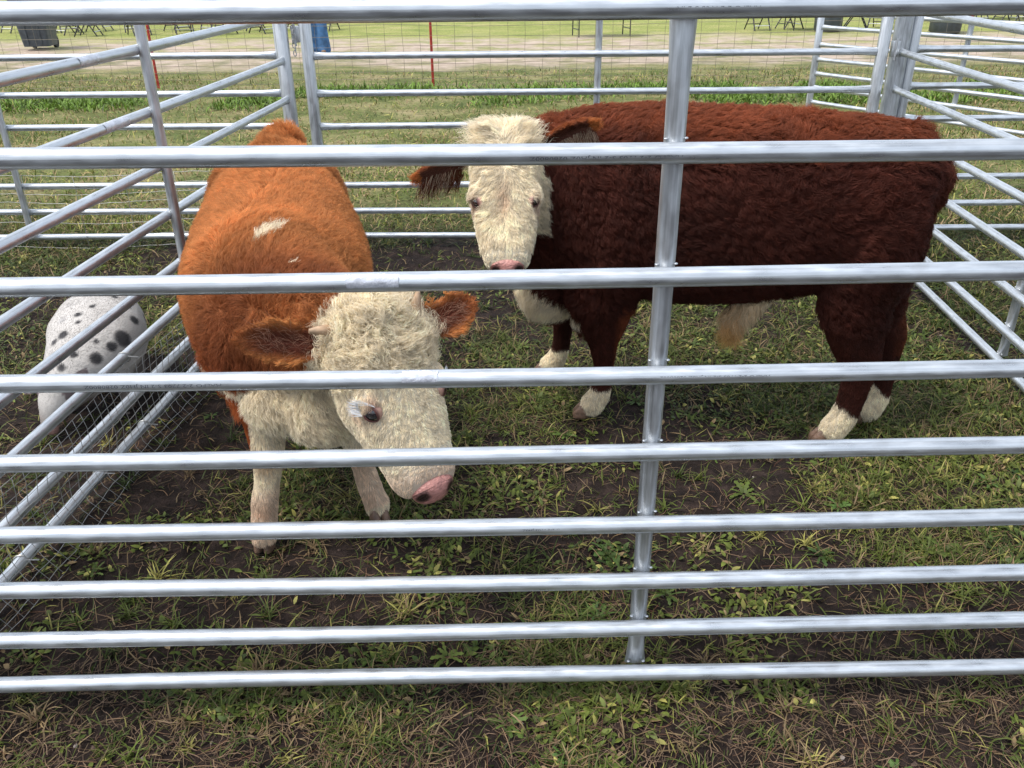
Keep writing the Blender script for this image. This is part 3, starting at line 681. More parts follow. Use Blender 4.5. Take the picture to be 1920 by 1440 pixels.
    cell_w = np.where(head, .28, .34 + .28*sstep(.85, 1.0, P[:, 2])); cell_w[leg_] = .2; cell_w[sh] = .15
    for E in (E1, E2):
        t, s_, z = ear_local(P, E); on = (t > .1) & (t < 1.2) & (abs(s_) < .065) & (z > -.06) & (z < .02); inn = on & ((Nn @ E['z']) > .1)
        flow[on] = E['a'] + .6*np.sign(s_[on])[:, None]*E['s']; ln[on] = .024; lift[on] = .3; cell_w[on] = .2; ears |= on
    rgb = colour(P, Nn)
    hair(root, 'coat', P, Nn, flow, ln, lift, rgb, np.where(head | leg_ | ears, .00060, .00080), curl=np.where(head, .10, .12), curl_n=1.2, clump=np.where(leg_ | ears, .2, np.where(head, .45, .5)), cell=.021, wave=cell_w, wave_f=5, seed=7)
    # long fringe inside the ears, hanging down
    PP = []; NN = []; FF = []; CC = []
    for E, sd in ((E1, -1), (E2, 1)):
        k = 620; t = rng.uniform(.12, .85, k); s_ = -np.sign(E['s'][2])*rng.uniform(.005, .042, k)
        p = E['base'] + E['a']*(t*E['L'])[:, None] + E['s']*s_[:, None] - E['z']*.012
        PP.append(p); NN.append(np.tile(E['z'], (k, 1))); FF.append(np.tile(np.array([sd*.35, -.1, -1.]), (k, 1)))
        wmix = (rng.rand(k) < ((.55 if sd > 0 else .15)*(t > .3) + .1))[:, None]
        CC.append(np.where(wmix, np.array([.50, .38, .27]), np.array([.12, .035, .018])))
    PP, NN, FF, CC = map(np.concatenate, (PP, NN, FF, CC))
    hair(root, 'ear_fringe', PP, NN, FF, rng.uniform(.04, .10, len(PP)), .25, CC, .00055, curl=.04, clump=.5, cell=.02, wave=.12, wave_f=10, seed=9, K=7, droop=.5)
    # upright forelock
    k = 5200; x = rng.normal(0, .037, k); y = rng.uniform(-.045, .07, k); z = .068 - 3.2*x*x + rng.normal(0, .002, k) - 2.*np.clip(-y, 0, 1) - .015*(y < 0)
    P = F.o + np.stack([x, y, z], 1) @ F.M.T; Nn = np.tile(nrm(F.z*.55 - F.y*.8), (k, 1)); fl = x[:, None]*F.x*6 + F.z*.2 - F.y*.35
    hair(root, 'forelock', P, Nn, fl, .068, 1.1, WHITE*(1+.05*rng.randn(k))[:, None], .0007, curl=.10, curl_n=1.4, clump=.55, cell=.018, wave=.25, wave_f=12, seed=10)
    # pale lashes
    PP = []; FF = []; NN = []
    for (c, n, a, b, r), s in zip(info, (-1, 1)):
        q = rng.uniform(math.pi*.75, math.pi*1.6, 60); p = c + n*r*.65 - a*np.cos(q*0+0)[:, None]*0 + (-a)[None]*(np.abs(np.cos(q))*r*1.1)[:, None] + b[None]*(np.sin(q)*r*.8)[:, None]
        PP.append(p); NN.append(np.tile(n, (60, 1))); FF.append(np.tile(-a*1.0 + F.x*s*.8, (60, 1)))
    PP, FF, NN = map(np.concatenate, (PP, FF, NN))
    hair(root, 'eyelashes', PP, NN, FF, .014, .3, np.tile(np.array([.80, .78, .74]), (len(PP), 1)), .0006, clump=.2, wave=.05, seed=12)
    return root

# ---------------------------------------------------------------- orange calf, head on, nose to the ground
def orange_calf():
    root = empty('calf', (-.75, 2.9, 0), 'fluffy orange calf with curly white poll, lowering its head towards the ground', 'calf', 'hereford calves in the pen')
    mb = MB()
    T = [((-.97, 3.72, .90), .07, .09, .12), ((-.965, 3.62, .86), .15, .15, .24), ((-.955, 3.45, .80), .215, .20, .27), ((-.905, 3.25, .76), .255, .225, .27), ((-.845, 3.0, .735), .285, .225, .27),
         ((-.785, 2.75, .73), .29, .225, .28), ((-.735, 2.52, .73), .28, .23, .29), ((-.70, 2.36, .72), .24, .22, .28), ((-.67, 2.24, .69), .19, .18, .24)]
    mb.loft(T, n=30, ex=2.25)
    mb.loft([((-.965, 3.50, .97), .07, .06, .05), ((-.96, 3.62, .995), .078, .058, .06), ((-.96, 3.74, .96), .065, .05, .05), ((-.96, 3.80, .86), .03, .03, .03), ((-.96, 3.80, .6), .025, .025, .025), ((-.95, 3.79, .42), .035, .035, .035)], hint=(0, -1, 0), n=14)
    # neck reaching forwards and down to the poll
    mb.loft([((-.76, 2.5, .80), .21, .19, .26), ((-.68, 2.34, .795), .185, .165, .26), ((-.585, 2.20, .79), .16, .14, .22), ((-.50, 2.12, .79), .135, .115, .17), ((-.44, 2.07, .80), .11, .095, .13)], n=24)
    mb.ball((-.85, 2.40, .66), (.10, .15, .22)); mb.ball((-.56, 2.42, .66), (.10, .15, .22)); mb.ball((-.66, 2.20, .53), (.12, .10, .10)); mb.ball((-.54, 2.16, .52), (.11, .10, .13))
    mb.ball((-1.12, 3.42, .68), (.10, .2, .26)); mb.ball((-.78, 3.45, .68), (.10, .2, .26))
    def leg(pts): mb.loft([(p, a, b, b) for p, a, b in pts], hint=(0, -1, 0), n=18)
    leg([((-.80, 2.36, .66), .09, .11), ((-.775, 2.30, .53), .078, .085), ((-.755, 2.26, .42), .062, .066), ((-.752, 2.235, .31), .046, .05), ((-.765, 2.22, .22), .037, .037), ((-.78, 2.21, .15), .040, .040), ((-.785, 2.20, .10), .038, .041), ((-.788, 2.185, .06), .041, .046), ((-.789, 2.178, .033), .038, .043)])
    leg([((-.57, 2.40, .64), .08, .10), ((-.54, 2.38, .50), .066, .075), ((-.52, 2.37, .38), .05, .056), ((-.505, 2.36, .28), .044, .048), ((-.49, 2.355, .19), .034, .035), ((-.475, 2.35, .12), .037, .039), ((-.465, 2.345, .085), .036, .04), ((-.452, 2.335, .055), .040, .045), ((-.45, 2.33, .033), .037, .042)])
    for x in (-1.10, -.80):
        leg([((x, 3.42, .64), .09, .15), ((x, 3.36, .48), .07, .10), ((x, 3.42, .38), .05, .065), ((x, 3.47, .30), .042, .05), ((x, 3.46, .18), .034, .036), ((x, 3.44, .10), .036, .04), ((x, 3.41, .055), .038, .043)])
    F = Frame((-.365, 2.03, .872), (-.219, 1.86, .430), (.62, -.75, .1))
    head_shapes(mb, F, 1.0, 1.45)
    kk = F.L/.46
    mb.ball(F.w((0, .03, .0)), (.105, .075, .075), F.rot())
    E1 = ear_shape(mb, (-.465, 1.99, .79), (-.668, 1.87, .862), (.15, -.8, .5), .125, .034)
    E2 = ear_shape(mb, (-.235, 2.05, .80), (-.093, 2.05, .885), (.05, -.85, .5), .13, .03)
    me = remesh(mb, 'body', .0105, 5)
    def region(P):
        h = F.l(P); jit = .5*noise(P, 14, 61) + .5*noise(P, 38, 62)
        white = (h[:, 1] > -.075) & (h[:, 1] < .6) & (abs(h[:, 0]) < .15 - .045*sstep(.05, -.06, h[:, 1]) + .01*jit) & (h[:, 2] > -.20 + .15*sstep(.13, .0, h[:, 1]) + .02*jit) & (P[:, 1] < 2.3)
        chest = (P[:, 2] < .585 + .03*jit + .12*sstep(-.80, -.62, P[:, 0])) & (P[:, 1] < 2.52) & (P[:, 2] > .0)
        red_leg = (P[:, 0] < -.79+.012*jit) & (P[:, 2] < .53) & (P[:, 2] > .35) & (P[:, 1] < 2.35)
        w_ = white | (chest & ~red_leg)
        q_ = (P[:, 0]+.70)*.75 - (P[:, 1]-2.375)*.35; r_ = (P[:, 0]+.70)*.6 + (P[:, 1]-2.375)*.5
        w_ |= ((q_/.018)**2 + (r_/.044)**2 < 1+1.3*jit) & (P[:, 2] > .85)
        w_ |= (np.hypot(P[:, 0]+.605, P[:, 1]-2.19) < .009+.006*jit) & (P[:, 2] > .85)
        w_ |= (P[:, 2] < .15+.02*jit) & (P[:, 1] > 2.6)
        for E in (E1, E2):
            t, s_, z = ear_local(P, E); w_[(t > .1) & (t < 1.25) & (abs(s_) < .078) & (z > -.062) & (z < .02)] = False
        return w_.astype(float)
    def colour(P, Nn):
        wh = region(P)[:, None]
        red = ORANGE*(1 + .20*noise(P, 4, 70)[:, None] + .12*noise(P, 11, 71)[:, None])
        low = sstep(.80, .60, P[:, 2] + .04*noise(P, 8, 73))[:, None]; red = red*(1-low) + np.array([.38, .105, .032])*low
        nk = np.exp(-((P[:, 1]-2.14)/.15)**2)[:, None]*.75*(P[:, 2:3] > .6); red = red*(1-nk) + np.array([.20, .05, .02])*nk  # shadow behind the ear painted into the neck colour
        wcol = WHITE*(1 + .06*noise(P, 12, 72)[:, None])
        for c_, r_, a_ in (((-.755, 2.19, .305), .045, .6), ((-.775, 2.17, .135), .035, .5), ((-.50, 2.3, .2), .04, .35), ((-.47, 2.3, .09), .035, .3)):
            g = np.exp(-(np.linalg.norm((P-np.array(c_)), axis=1)/r_)**2)[:, None]*a_; wcol = wcol*(1-g) + np.array([.36, .20, .07])*g
        h = F.l(P); tear = sum(np.exp(-((h[:, 0]-s*.105)/.018)**2-((h[:, 1]-.24)/.03)**2) for s in (-1, 1))[:, None]*.7*(h[:, 2:3] > -.04); wcol = wcol*(1-tear) + np.array([.45, .20, .13])*tear
        mz = (sstep(.39, .45, h[:, 1])*(h[:, 1] < .6))[:, None]*.35; wcol = wcol*(1-mz) + np.array([.62, .36, .28])*mz
        c = wcol*wh + red*(1-wh)
        for E in (E1, E2):
            t, s_, z = ear_local(P, E); on = (t > .1) & (t < 1.2) & (abs(s_) < .078) & (z > -.062) & (z < .02); inn = on & ((Nn @ E['z']) > .1)
            rm_ = np.clip((abs(s_)/.05)**2, 0, 1)[:, None]; c[on] = (np.array([.36, .12, .038])*(1-rm_) + np.array([.62, .26, .085])*rm_)[on]; g_ = (np.exp(-(s_/.036)**4)*np.exp(-((t-.35)/.5)**4)*inn)[:, None]; c = c*(1-g_) + np.array([.15, .045, .028])*g_
        return c
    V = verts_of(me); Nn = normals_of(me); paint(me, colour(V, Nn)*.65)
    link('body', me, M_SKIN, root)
    info = [eye_parts(root, F, 1.0, s) for s in (-1, 1)]
    nose_part(root, F, 5)
    for s, tip in ((-1, (-.108, -.002, .078)), (1, (.172, .012, -.008))):
        b_ = np.array([.098, .035, -.01]) if s > 0 else np.array([-.088, .06, .042]); tp = np.array(tip); mid = (b_+tp)/2 + [0, -.004, .006]
        MB().tube([F.w(b_), F.w((b_+mid)/2), F.w(mid), F.w((mid+tp)/2), F.w(tp)], [.019, .016, .013, .010, .006], 14).build('horn', M_HORN, root)
    hoof_part(root, (-.79, 2.185, 0), -math.pi/2-.1, .82); hoof_part(root, (-.447, 2.315, 0), -math.pi/2+.5, .85); hoof_part(root, (-1.10, 3.38, 0), -math.pi/2); hoof_part(root, (-.80, 3.38, 0), -math.pi/2)
    rng = np.random.RandomState(14); eyes = [i[0] for i in info]
    def dens(c, n): return np.where((c[:, 2] < .45) & (c[:, 1] > 2.7), .2, 1.)*np.where((n[:, 1] > .5), .3, 1.)*np.where(c[:, 1] < 2.4, 1.15, 1.)
    P, Nn = tri_sample(me, dens, rng, 72000)
    h = F.l(P); m = np.ones(len(P), bool)
    for e in eyes: m &= np.linalg.norm(P-e, axis=1) > .0245
    m &= ~((abs(h[:, 0]) < .062) & (h[:, 1] > .428*kk) & (h[:, 1] < .54) & (h[:, 2] > -.03) & (h[:, 2] < .08))
    P, Nn, h = P[m], Nn[m], h[m]
    head = (h[:, 1] > -.07) & (h[:, 1] < .6) & (abs(h[:, 0]) < .15) & (h[:, 2] > -.21) & (P[:, 1] < 2.2)
    poll = head & (h[:, 1] < .17) & (h[:, 2] > -.10)
    leg_ = (P[:, 2] < .46)
    flow = np.zeros((len(P), 3)); flow[:] = [0, .8, -.15]; sidew = nrm(np.stack([P[:, 0]+.85, P[:, 1]*0, P[:, 2]*0], 1)+1e-6); flow += sidew*.55 + np.array([0, 0, -.7])*sstep(.95, .7, P[:, 2])[:, None]
    flow[leg_] = [0, .1, -1]
    hf = F.y; flow[head] = (hf + np.sign(h[:, :1])*F.x*np.clip(abs(h[:, :1])/.07, 0, 1)*.8)[head]
    flow[poll] = (F.y*.55 + h[:, :1]*F.x*5)[poll]
    ln = np.full(len(P), .040); ln[leg_] = .016; ln[head] = .015; ln[head & (h[:, 1] > .38)] = .007; ln[poll] = (.040 - .018*sstep(.08, .17, h[:, 1]))[poll]
    lift = np.full(len(P), 1.1); lift[leg_] = .25; lift[head] = .22; lift[poll] = .8
    wv = np.full(len(P), .34); wv[leg_] = .15; wv[head] = .30; wv[poll] = .9
    cu_ = np.full(len(P), .10); cu_[head] = .14; cu_[poll] = .30; cu_[leg_] = .02
    cl_ = np.full(len(P), .22); cl_[leg_] = .2; cl_[head] = .35; cl_[poll] = .55
    for E in (E1, E2):
        t, s_, z = ear_local(P, E); on = (t > .1) & (t < 1.2) & (abs(s_) < .078) & (z > -.062) & (z < .02)
        flow[on] = E['a'] + .5*np.sign(s_[on])[:, None]*E['s']; ln[on] = .016; lift[on] = .3; wv[on] = .2; cu_[on] = .03; cl_[on] = .2
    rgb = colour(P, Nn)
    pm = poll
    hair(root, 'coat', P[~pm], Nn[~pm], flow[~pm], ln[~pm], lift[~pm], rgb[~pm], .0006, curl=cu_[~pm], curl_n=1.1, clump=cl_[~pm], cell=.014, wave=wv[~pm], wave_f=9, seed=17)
    hair(root, 'curly_poll', P[pm], Nn[pm], flow[pm], ln[pm]*1.2, lift[pm], rgb[pm], .0007, curl=.26, curl_n=1.9, clump=.5, cell=.016, wave=.8, wave_f=16, seed=19, K=10)
    PP = []; NN = []; FF = []
    for E, sd in ((E1, -1), (E2, 1)):
        k = 130; t = rng.uniform(.05, .75, k); s_ = rng.normal(0, .022, k)
        PP.append(E['base'] + E['a']*(t*E['L'])[:, None] + E['s']*s_[:, None] - E['z']*.014); NN.append(np.tile(E['z'], (k, 1))); FF.append(np.tile(E['a']*.8 + E['s']*.3, (k, 1)) + rng.normal(0, .3, (k, 3)))
    PP, NN, FF = map(np.concatenate, (PP, NN, FF))
    hair(root, 'ear_fringe', PP, NN, FF, rng.uniform(.02, .055, len(PP)), .25, np.tile(np.array([.34, .19, .13]), (len(PP), 1)), .0003, curl=.05, clump=.4, cell=.02, wave=.3, wave_f=14, seed=21, K=7)
    PP = []; FF = []; NN = []
    for (c, n, a, b, r), s in zip(info, (-1, 1)):
        q = rng.uniform(-1.4, 1.4, 110); p = c + n*r*.85 + (-a)[None]*(np.cos(q)*r*1.15)[:, None] + b[None]*(np.sin(q)*r*.85)[:, None]
        PP.append(p); NN.append(np.tile(n, (110, 1))); FF.append(np.tile(-a*.5 + F.x*s*1.1, (110, 1)) + rng.normal(0, .08, (110, 3)))
    PP, FF, NN = map(np.concatenate, (PP, FF, NN))
    hair(root, 'eyelashes', PP, NN, FF, .034, .5, np.tile(np.array([.85, .86, .88]), (len(PP), 1)), .0007, clump=.1, wave=.05, seed=22)
    return root


# ---------------------------------------------------------------- spotted pig rooting beyond the wire
def pig():
    root = empty('pig', (-1.7, 3.1, 0), 'white pig with black spots rooting in the dirt outside the wire mesh', 'pig')
    mb = MB()
    mb.loft([((-1.80, 3.58, .22), .08, .08, .10), ((-1.79, 3.50, .25), .145, .13, .15), ((-1.765, 3.38, .27), .18, .155, .17), ((-1.725, 3.25, .27), .195, .155, .18), ((-1.705, 3.13, .25), .175, .14, .16),
             ((-1.73, 3.03, .215), .135, .115, .125), ((-1.765, 2.97, .165), .098, .085, .09), ((-1.79, 2.93, .115), .07, .06, .06), ((-1.805, 2.905, .075), .042, .038, .038), ((-1.81, 2.895, .055), .036, .032, .032)], n=26, ex=2.15)
    for x, y in ((-1.83, 3.12), (-1.60, 3.13), (-1.88, 3.46), (-1.68, 3.46)):
        mb.loft([((x, y, .22), .05, .07, .07), ((x, y-.005, .13), .035, .04, .04), ((x, y, .06), .026, .028, .028), ((x, y-.01, .012), .027, .032, .028)], hint=(0, -1, 0), n=12)
    E = [ear_shape(mb, (-1.83, 3.0, .235), (-1.91, 2.94, .165), (-.2, -.9, .3), .08, .018, .012), ear_shape(mb, (-1.72, 2.99, .24), (-1.66, 2.91, .165), (.3, -.9, .3), .085, .018, .012)]
    mb.tube([(-1.80, 3.61, .27), (-1.79, 3.65, .25), (-1.77, 3.65, .21), (-1.79, 3.64, .19)], [.012, .011, .010, .009], 10)
    me = remesh(mb, 'body', .0095, 5); V = verts_of(me)
    spots = [(-1.762, 3.065, .36, .022), (-1.553, 3.118, .321, .040), (-1.581, 3.062, .309, .022), (-1.619, 2.996, .289, .026), (-1.69, 2.977, .315, .017), (-1.557, 3.25, .344, .022), (-1.738, 3.166, .404, .012), (-1.598, 3.307, .381, .014), (-1.775, 2.984, .306, .012), (-1.629, 3.047, .339, .011), (-1.636, 2.953, .223, .018), (-1.70, 3.22, .425, .016), (-1.80, 3.17, .37, .02), (-1.85, 3.30, .33, .025), (-1.66, 3.35, .42, .02), (-1.74, 3.45, .41, .022), (-1.56, 3.40, .30, .03), (-1.738, 3.166, .404, .016), (-1.71, 3.0, .33, .014), (-1.79, 3.05, .33, .018), (-1.73, 2.95, .27, .02), (-1.72, 3.12, .388, .013)]
    def colour(P, Nn):
        c = np.tile(np.array([.44, .42, .40]), (len(P), 1))*(1+.08*noise(P, 14, 3)[:, None])
        g = sum(np.exp(-(np.linalg.norm(P-np.array(q[:3]), axis=1)/q[3])**10) for q in spots); g = np.clip(g, 0, 1)[:, None]*.93
        c = c*(1-g) + np.array([.02, .02, .024])*g
        sm = sstep(.35, .6, noise(P, 19, 8))[:, None]*.3*(P[:, 2:3] > .3); c = c*(1-sm) + np.array([.2, .2, .22])*sm
        for E_ in E:
            t, s_, z = ear_local(P, E_); on = (t > .1) & (t < 1.2) & (abs(s_) < .06) & (abs(z) < .05); c[on & (hash3(np.zeros(len(P), int), np.zeros(len(P), int), np.zeros(len(P), int)) >= 0)] = [.16, .13, .13]
        mud = sstep(.16, .05, P[:, 2]+.03*noise(P, 12, 9))[:, None]*.65; c = c*(1-mud) + np.array([.10, .065, .05])*mud
        return c
    Nn = normals_of(me); paint(me, colour(V, Nn)); link('body', me, M_SKIN, root)
    P, Nn = tri_sample(me, lambda c, n: np.where(n[:, 2] < -.3, .2, 1.), np.random.RandomState(3), 42000)
    fl = np.tile(np.array([.1, 1, -.25]), (len(P), 1))
    hair(root, 'bristles', P, Nn, fl, .008, .10, colour(P, Nn), .0004, clump=.08, cell=.006, wave=.10, wave_f=14, seed=31, K=4)
    for x in (-1.83, -1.73): MB().ball((x, 2.94, .185), .009, None, 12, 8).build('eye', M_EYE, root)
    me = MB().loft([((-1.81, 2.897, .052), .034, .030, .030), ((-1.813, 2.886, .032), .035, .032, .032)], n=16).mesh('snout'); paint(me, np.tile(np.array([.42, .25, .22]), (len(me.vertices), 1))); link('snout', me, M_NOSE, root)

# ---------------------------------------------------------------- things beyond the pens
def stake_fence():
    root = empty('wire_fence', (0, 12.8, 0), 'woven wire field fence on red metal stakes along the dirt lane', 'fence')
    for x in (-5.03, -1.09, 6.45, 10.4, -9.0):
        y = 12.8; mb = MB()
        mb.box((x, y, .66), (.036, .006, 1.36), None, .001); mb.box((x, y+.016, .66), (.006, .030, 1.36), None, .001)
        for z in np.arange(.1, 1.25, .06): mb.box((x, y-.006, z), (.012, .008, .016))
        mb.build('stake', M_RED, root)
    rng = np.random.RandomState(8); mb = MB(); y0 = 12.78
    for z in (.03, .11, .20, .30, .41, .53, .66, .80, .95, 1.10):
        xs_ = np.arange(-13, 15, .5); mb.tube([(x, y0+.02*math.sin(x*1.7), z+.012*math.sin(x*1.1+z*5)+.008*math.sin(x*3)) for x in xs_], .0026, 4)
    for x in np.arange(-13, 15, .245):
        j = rng.uniform(-.008, .008, 6); mb.tube([(x+j[k], y0+.02*math.sin(x*1.7), z) for k, z in enumerate((.02, .2, .45, .7, .9, 1.11))], .0024, 4)
    mb.build('woven_wire', M_FWIRE, root, sharp=0)
stake_fence()

M_BIN = mat('dark_plastic', (.05, .062, .075), .45, noise_sc=12, noise_amt=.3)
M_TYRE = mat('rubber', (.015, .015, .015), .7)
def wheeled_bin(loc, rz, label, s=1.):
    root = empty('rubbish_bin', loc, label, 'bin')
    Rz = Matrix.Rotation(rz, 4, 'Z')
    def B(name, fn, m, par=None):
        mb = MB(); fn(mb); mb.V = [tuple(Vector(loc) + Rz @ (Vector(v)*s)) for v in mb.V]; return mb.build(name, m, par or root)
    def body(mb):
        V = []; F = []
        for z, hx, hy in ((.06, .23, .26), (.5, .27, .31), (1.0, .31, .36), (1.03, .33, .38), (1.06, .33, .38)):
            r = .05
            for cx, cy, a0 in ((hx-r, hy-r, 0), (-hx+r, hy-r, 90), (-hx+r, -hy+r, 180), (hx-r, -hy+r, 270)):
                for q in range(5): a = R(a0+q*22.5); V.append((cx+r*math.cos(a), cy+r*math.sin(a), z))
        for k in range(4):
            for j in range(20): F.append((k*20+j, k*20+(j+1) % 20, (k+1)*20+(j+1) % 20, (k+1)*20+j))
        F.append(tuple(range(20))[::-1]); F.append(tuple(range(80, 100))); mb.add(V, F)
        for x in (-.12, .12): mb.tube([(x, -.27, .1), (x, -.32, .55), (x, -.365, .98)], .02, 8)
        mb.tube([(-.12, -.31, .5), (0, -.325, .52), (.12, -.31, .5)], .018, 8)
    B('bin_body', body, M_BIN)
    l_ = B('lid', lambda mb: (mb.box((0, 0, 1.09), (.68, .80, .05), None, .02), mb.tube([(-.26, .42, 1.06), (.26, .42, 1.06)], .018, 8)), M_BIN)
    for x in (-.2, .2): B('wheel', lambda mb: mb.tube([(x-.025, .22, .12), (x+.025, .22, .12)], .12, 20), M_TYRE)
wheeled_bin((-9.72, 18.95, 0), .12, 'dark grey wheeled rubbish bin on the grass beyond the lane, near rows of chair legs', 1.08)

def cloth_bin(loc, label, bag, s=1., r=.30):
    """a round tub lined with a bag whose folds hang over the rim"""
    root = empty('rubbish_tub', loc, label, 'bin')
    V = []; F = []; n = 40; zs = [(.0, .9), (.03, .98), (.3, 1.03), (.62, 1.10), (.66, 1.16), (.45, 1.17)]
    for k, (z, q) in enumerate(zs):
        for j in range(n):
            a = 2*math.pi*j/n; f = 1 + .03*math.sin(a*7+k)*(z > .02) + .015*math.sin(a*13+k*2); V.append((loc[0]+r*q*f*s*math.cos(a), loc[1]+r*q*f*s*math.sin(a), z*s))
    for k in range(len(zs)-1):
        for j in range(n): F.append((k*n+j, k*n+(j+1) % n, (k+1)*n+(j+1) % n, (k+1)*n+j))
    F.append(tuple(range(n))[::-1]); link('tub', mesh_np('tub', V, F), M_BIN, root)
    mb = MB(); mb.ball((loc[0], loc[1], .60*s), (r*1.02*s, r*1.02*s, .16*s), None, 24, 12); mb.build('bag', bag, root)
    if bag is M_WHITEBAG:
        mb = MB()
        for k in range(7): mb.ball((loc[0]+.02+.035*k, loc[1]-r*s*1.05, .28+.02*math.sin(k*2.1)), (.035, .02, .05-.004*k), None, 10, 8)
        mb.build('white_rag', bag, root)
M_WHITEBAG = mat('white_plastic_film', (.75, .77, .78), .4); M_BLACKBAG = mat('black_plastic_film', (.02, .025, .032), .35, bump=.8, bump_sc=12)
cloth_bin((9.9, 20.75, 0), 'black tub with a white rag tied on its side, behind a red stake', M_WHITEBAG, 1., .33)
cloth_bin((7.45, 21.4, 0), 'black tub lined with a dark bag, among tables and folding chairs', M_BLACKBAG, 1., .30)

# folding chairs set out around tables
M_CWHITE = mat('pale_worn_metal', (.62, .62, .60), .4, .3); M_CSEAT = mat('dark_vinyl', (.05, .05, .055), .5)
M_ORANGE = mat('orange_plastic', (.75, .16, .05), .5); M_TABLE = mat('pale_table_top', (.62, .61, .57), .5)
def make_chair(m, label, group):
    t = empty('folding_chair', (0, 0, 0), label, 'chair', group)
    MB().box((0, .02, .45), (.40, .38, .03), None, .012).build('seat', M_CSEAT if m is M_BLACK else m, t)
    MB().box((0, .24, .72), (.40, .025, .20), Matrix.Rotation(-.15, 3, 'X'), .01).build('backrest', M_CSEAT if m is M_BLACK else m, t)
    for x in (-.2, .2):
        MB().tube([(x, -.24, .0), (x, -.02, .40), (x, .26, .82)], .016, 8).build('leg', m, t)
        MB().tube([(x*.92, .30, .0), (x*.92, .05, .40), (x*.92, -.12, .45)], .015, 8).build('leg', m, t)
    MB().tube([(-.2, -.19, .10), (.2, -.19, .10)], .010, 8).build('crossbar', M_CWHITE if m is M_BLACK else m, t)
    MB().tube([(-.19, .24, .12), (.19, .24, .12)], .009, 8).build('crossbar', m, t)
    return t
def dup(root, loc, rz, label, group=None):
    r = root.copy(); COL.objects.link(r); r.location = loc; r.rotation_euler = (0, 0, rz); r['label'] = label
    if group: r['group'] = group
    for ch in list(root.children): c = ch.copy(); COL.objects.link(c); c.parent = r
    return r
GL = 'black folding chair in the rows beyond the lane, near the wheeled bin'
ch = make_chair(M_BLACK, GL, 'folding chairs in rows by the wheeled bin')
rng = np.random.RandomState(5)
spots = [(-13.4, 25.3), (-12.5, 25.1), (-11.55, 24.5), (-10.75, 24.0), (-10.1, 25.2), (-9.55, 24.2), (-9.0, 25.4), (-8.5, 24.5), (-7.95, 25.1), (-7.4, 24.2), (-6.95, 25.3), (-6.4, 24.4), (-5.9, 25.3), (-5.5, 24.5), (-11.2, 25.6), (-4.9, 25.2)]
ch.location = (-11.2, 23.4, 0); ch.rotation_euler = (0, 0, .5)
for x, y in spots: dup(ch, (x*.94, y-1.9, 0), rng.uniform(-1.2, 1.9), GL)
GR = 'black folding chair by the tables beyond the lane, near the two black tubs'
for x, y, a in [(5.98, 22.0, .25), (6.85, 22.3, 1.9), (8.35, 22.0, 1.3), (9.0, 22.3, -.6), (12.2, 24.0, .4), (12.9, 23.8, 1.7), (13.6, 24.2, -.5), (14.3, 24.0, 1.1)]: dup(ch, (x, y, 0), a, GR, 'folding chairs near the black tubs')
oc = make_chair(M_ORANGE, 'orange chair standing far out on the grass', 'orange chairs on the grass'); oc.location = (-3.95, 25.9, 0); oc.rotation_euler = (0, 0, .2)
dup(oc, (-3.2, 26.0, 0), -.3, 'orange chair standing far out on the grass')
def make_table(label, group):
    t = empty('folding_table', (0, 0, 0), label, 'table', group)
    MB().box((0, 0, .73), (1.5, .72, .035), None, .01).build('tabletop', M_TABLE, t)
    for x in (-.6, .6):
        for y in (-.26, .26): MB().tube([(x, y, 0), (x, y*.9, .71)], .014, 8).build('leg', M_BLACK, t)
        MB().tube([(x, -.25, .16), (x, .25, .16)], .010, 8).build('stretcher', M_BLACK, t)
    return t
t = make_table('long folding table alone on the open grass, two thin leg pairs visible', 'folding tables beyond the lane'); t.location = (2.1, 20.75, 0); t.rotation_euler = (0, 0, .21)
dup(t, (7.3, 22.0, 0), .15, 'folding table standing over the black tub with the dark bag', 'folding tables beyond the lane')
dup(t, (-9.2, 26.3, 0), .1, 'folding table behind the rows of folding chairs', 'folding tables beyond the lane')
dup(t, (13.2, 24.9, 0), .1, 'folding table behind the chairs farthest from the wheeled bin', 'folding tables beyond the lane')

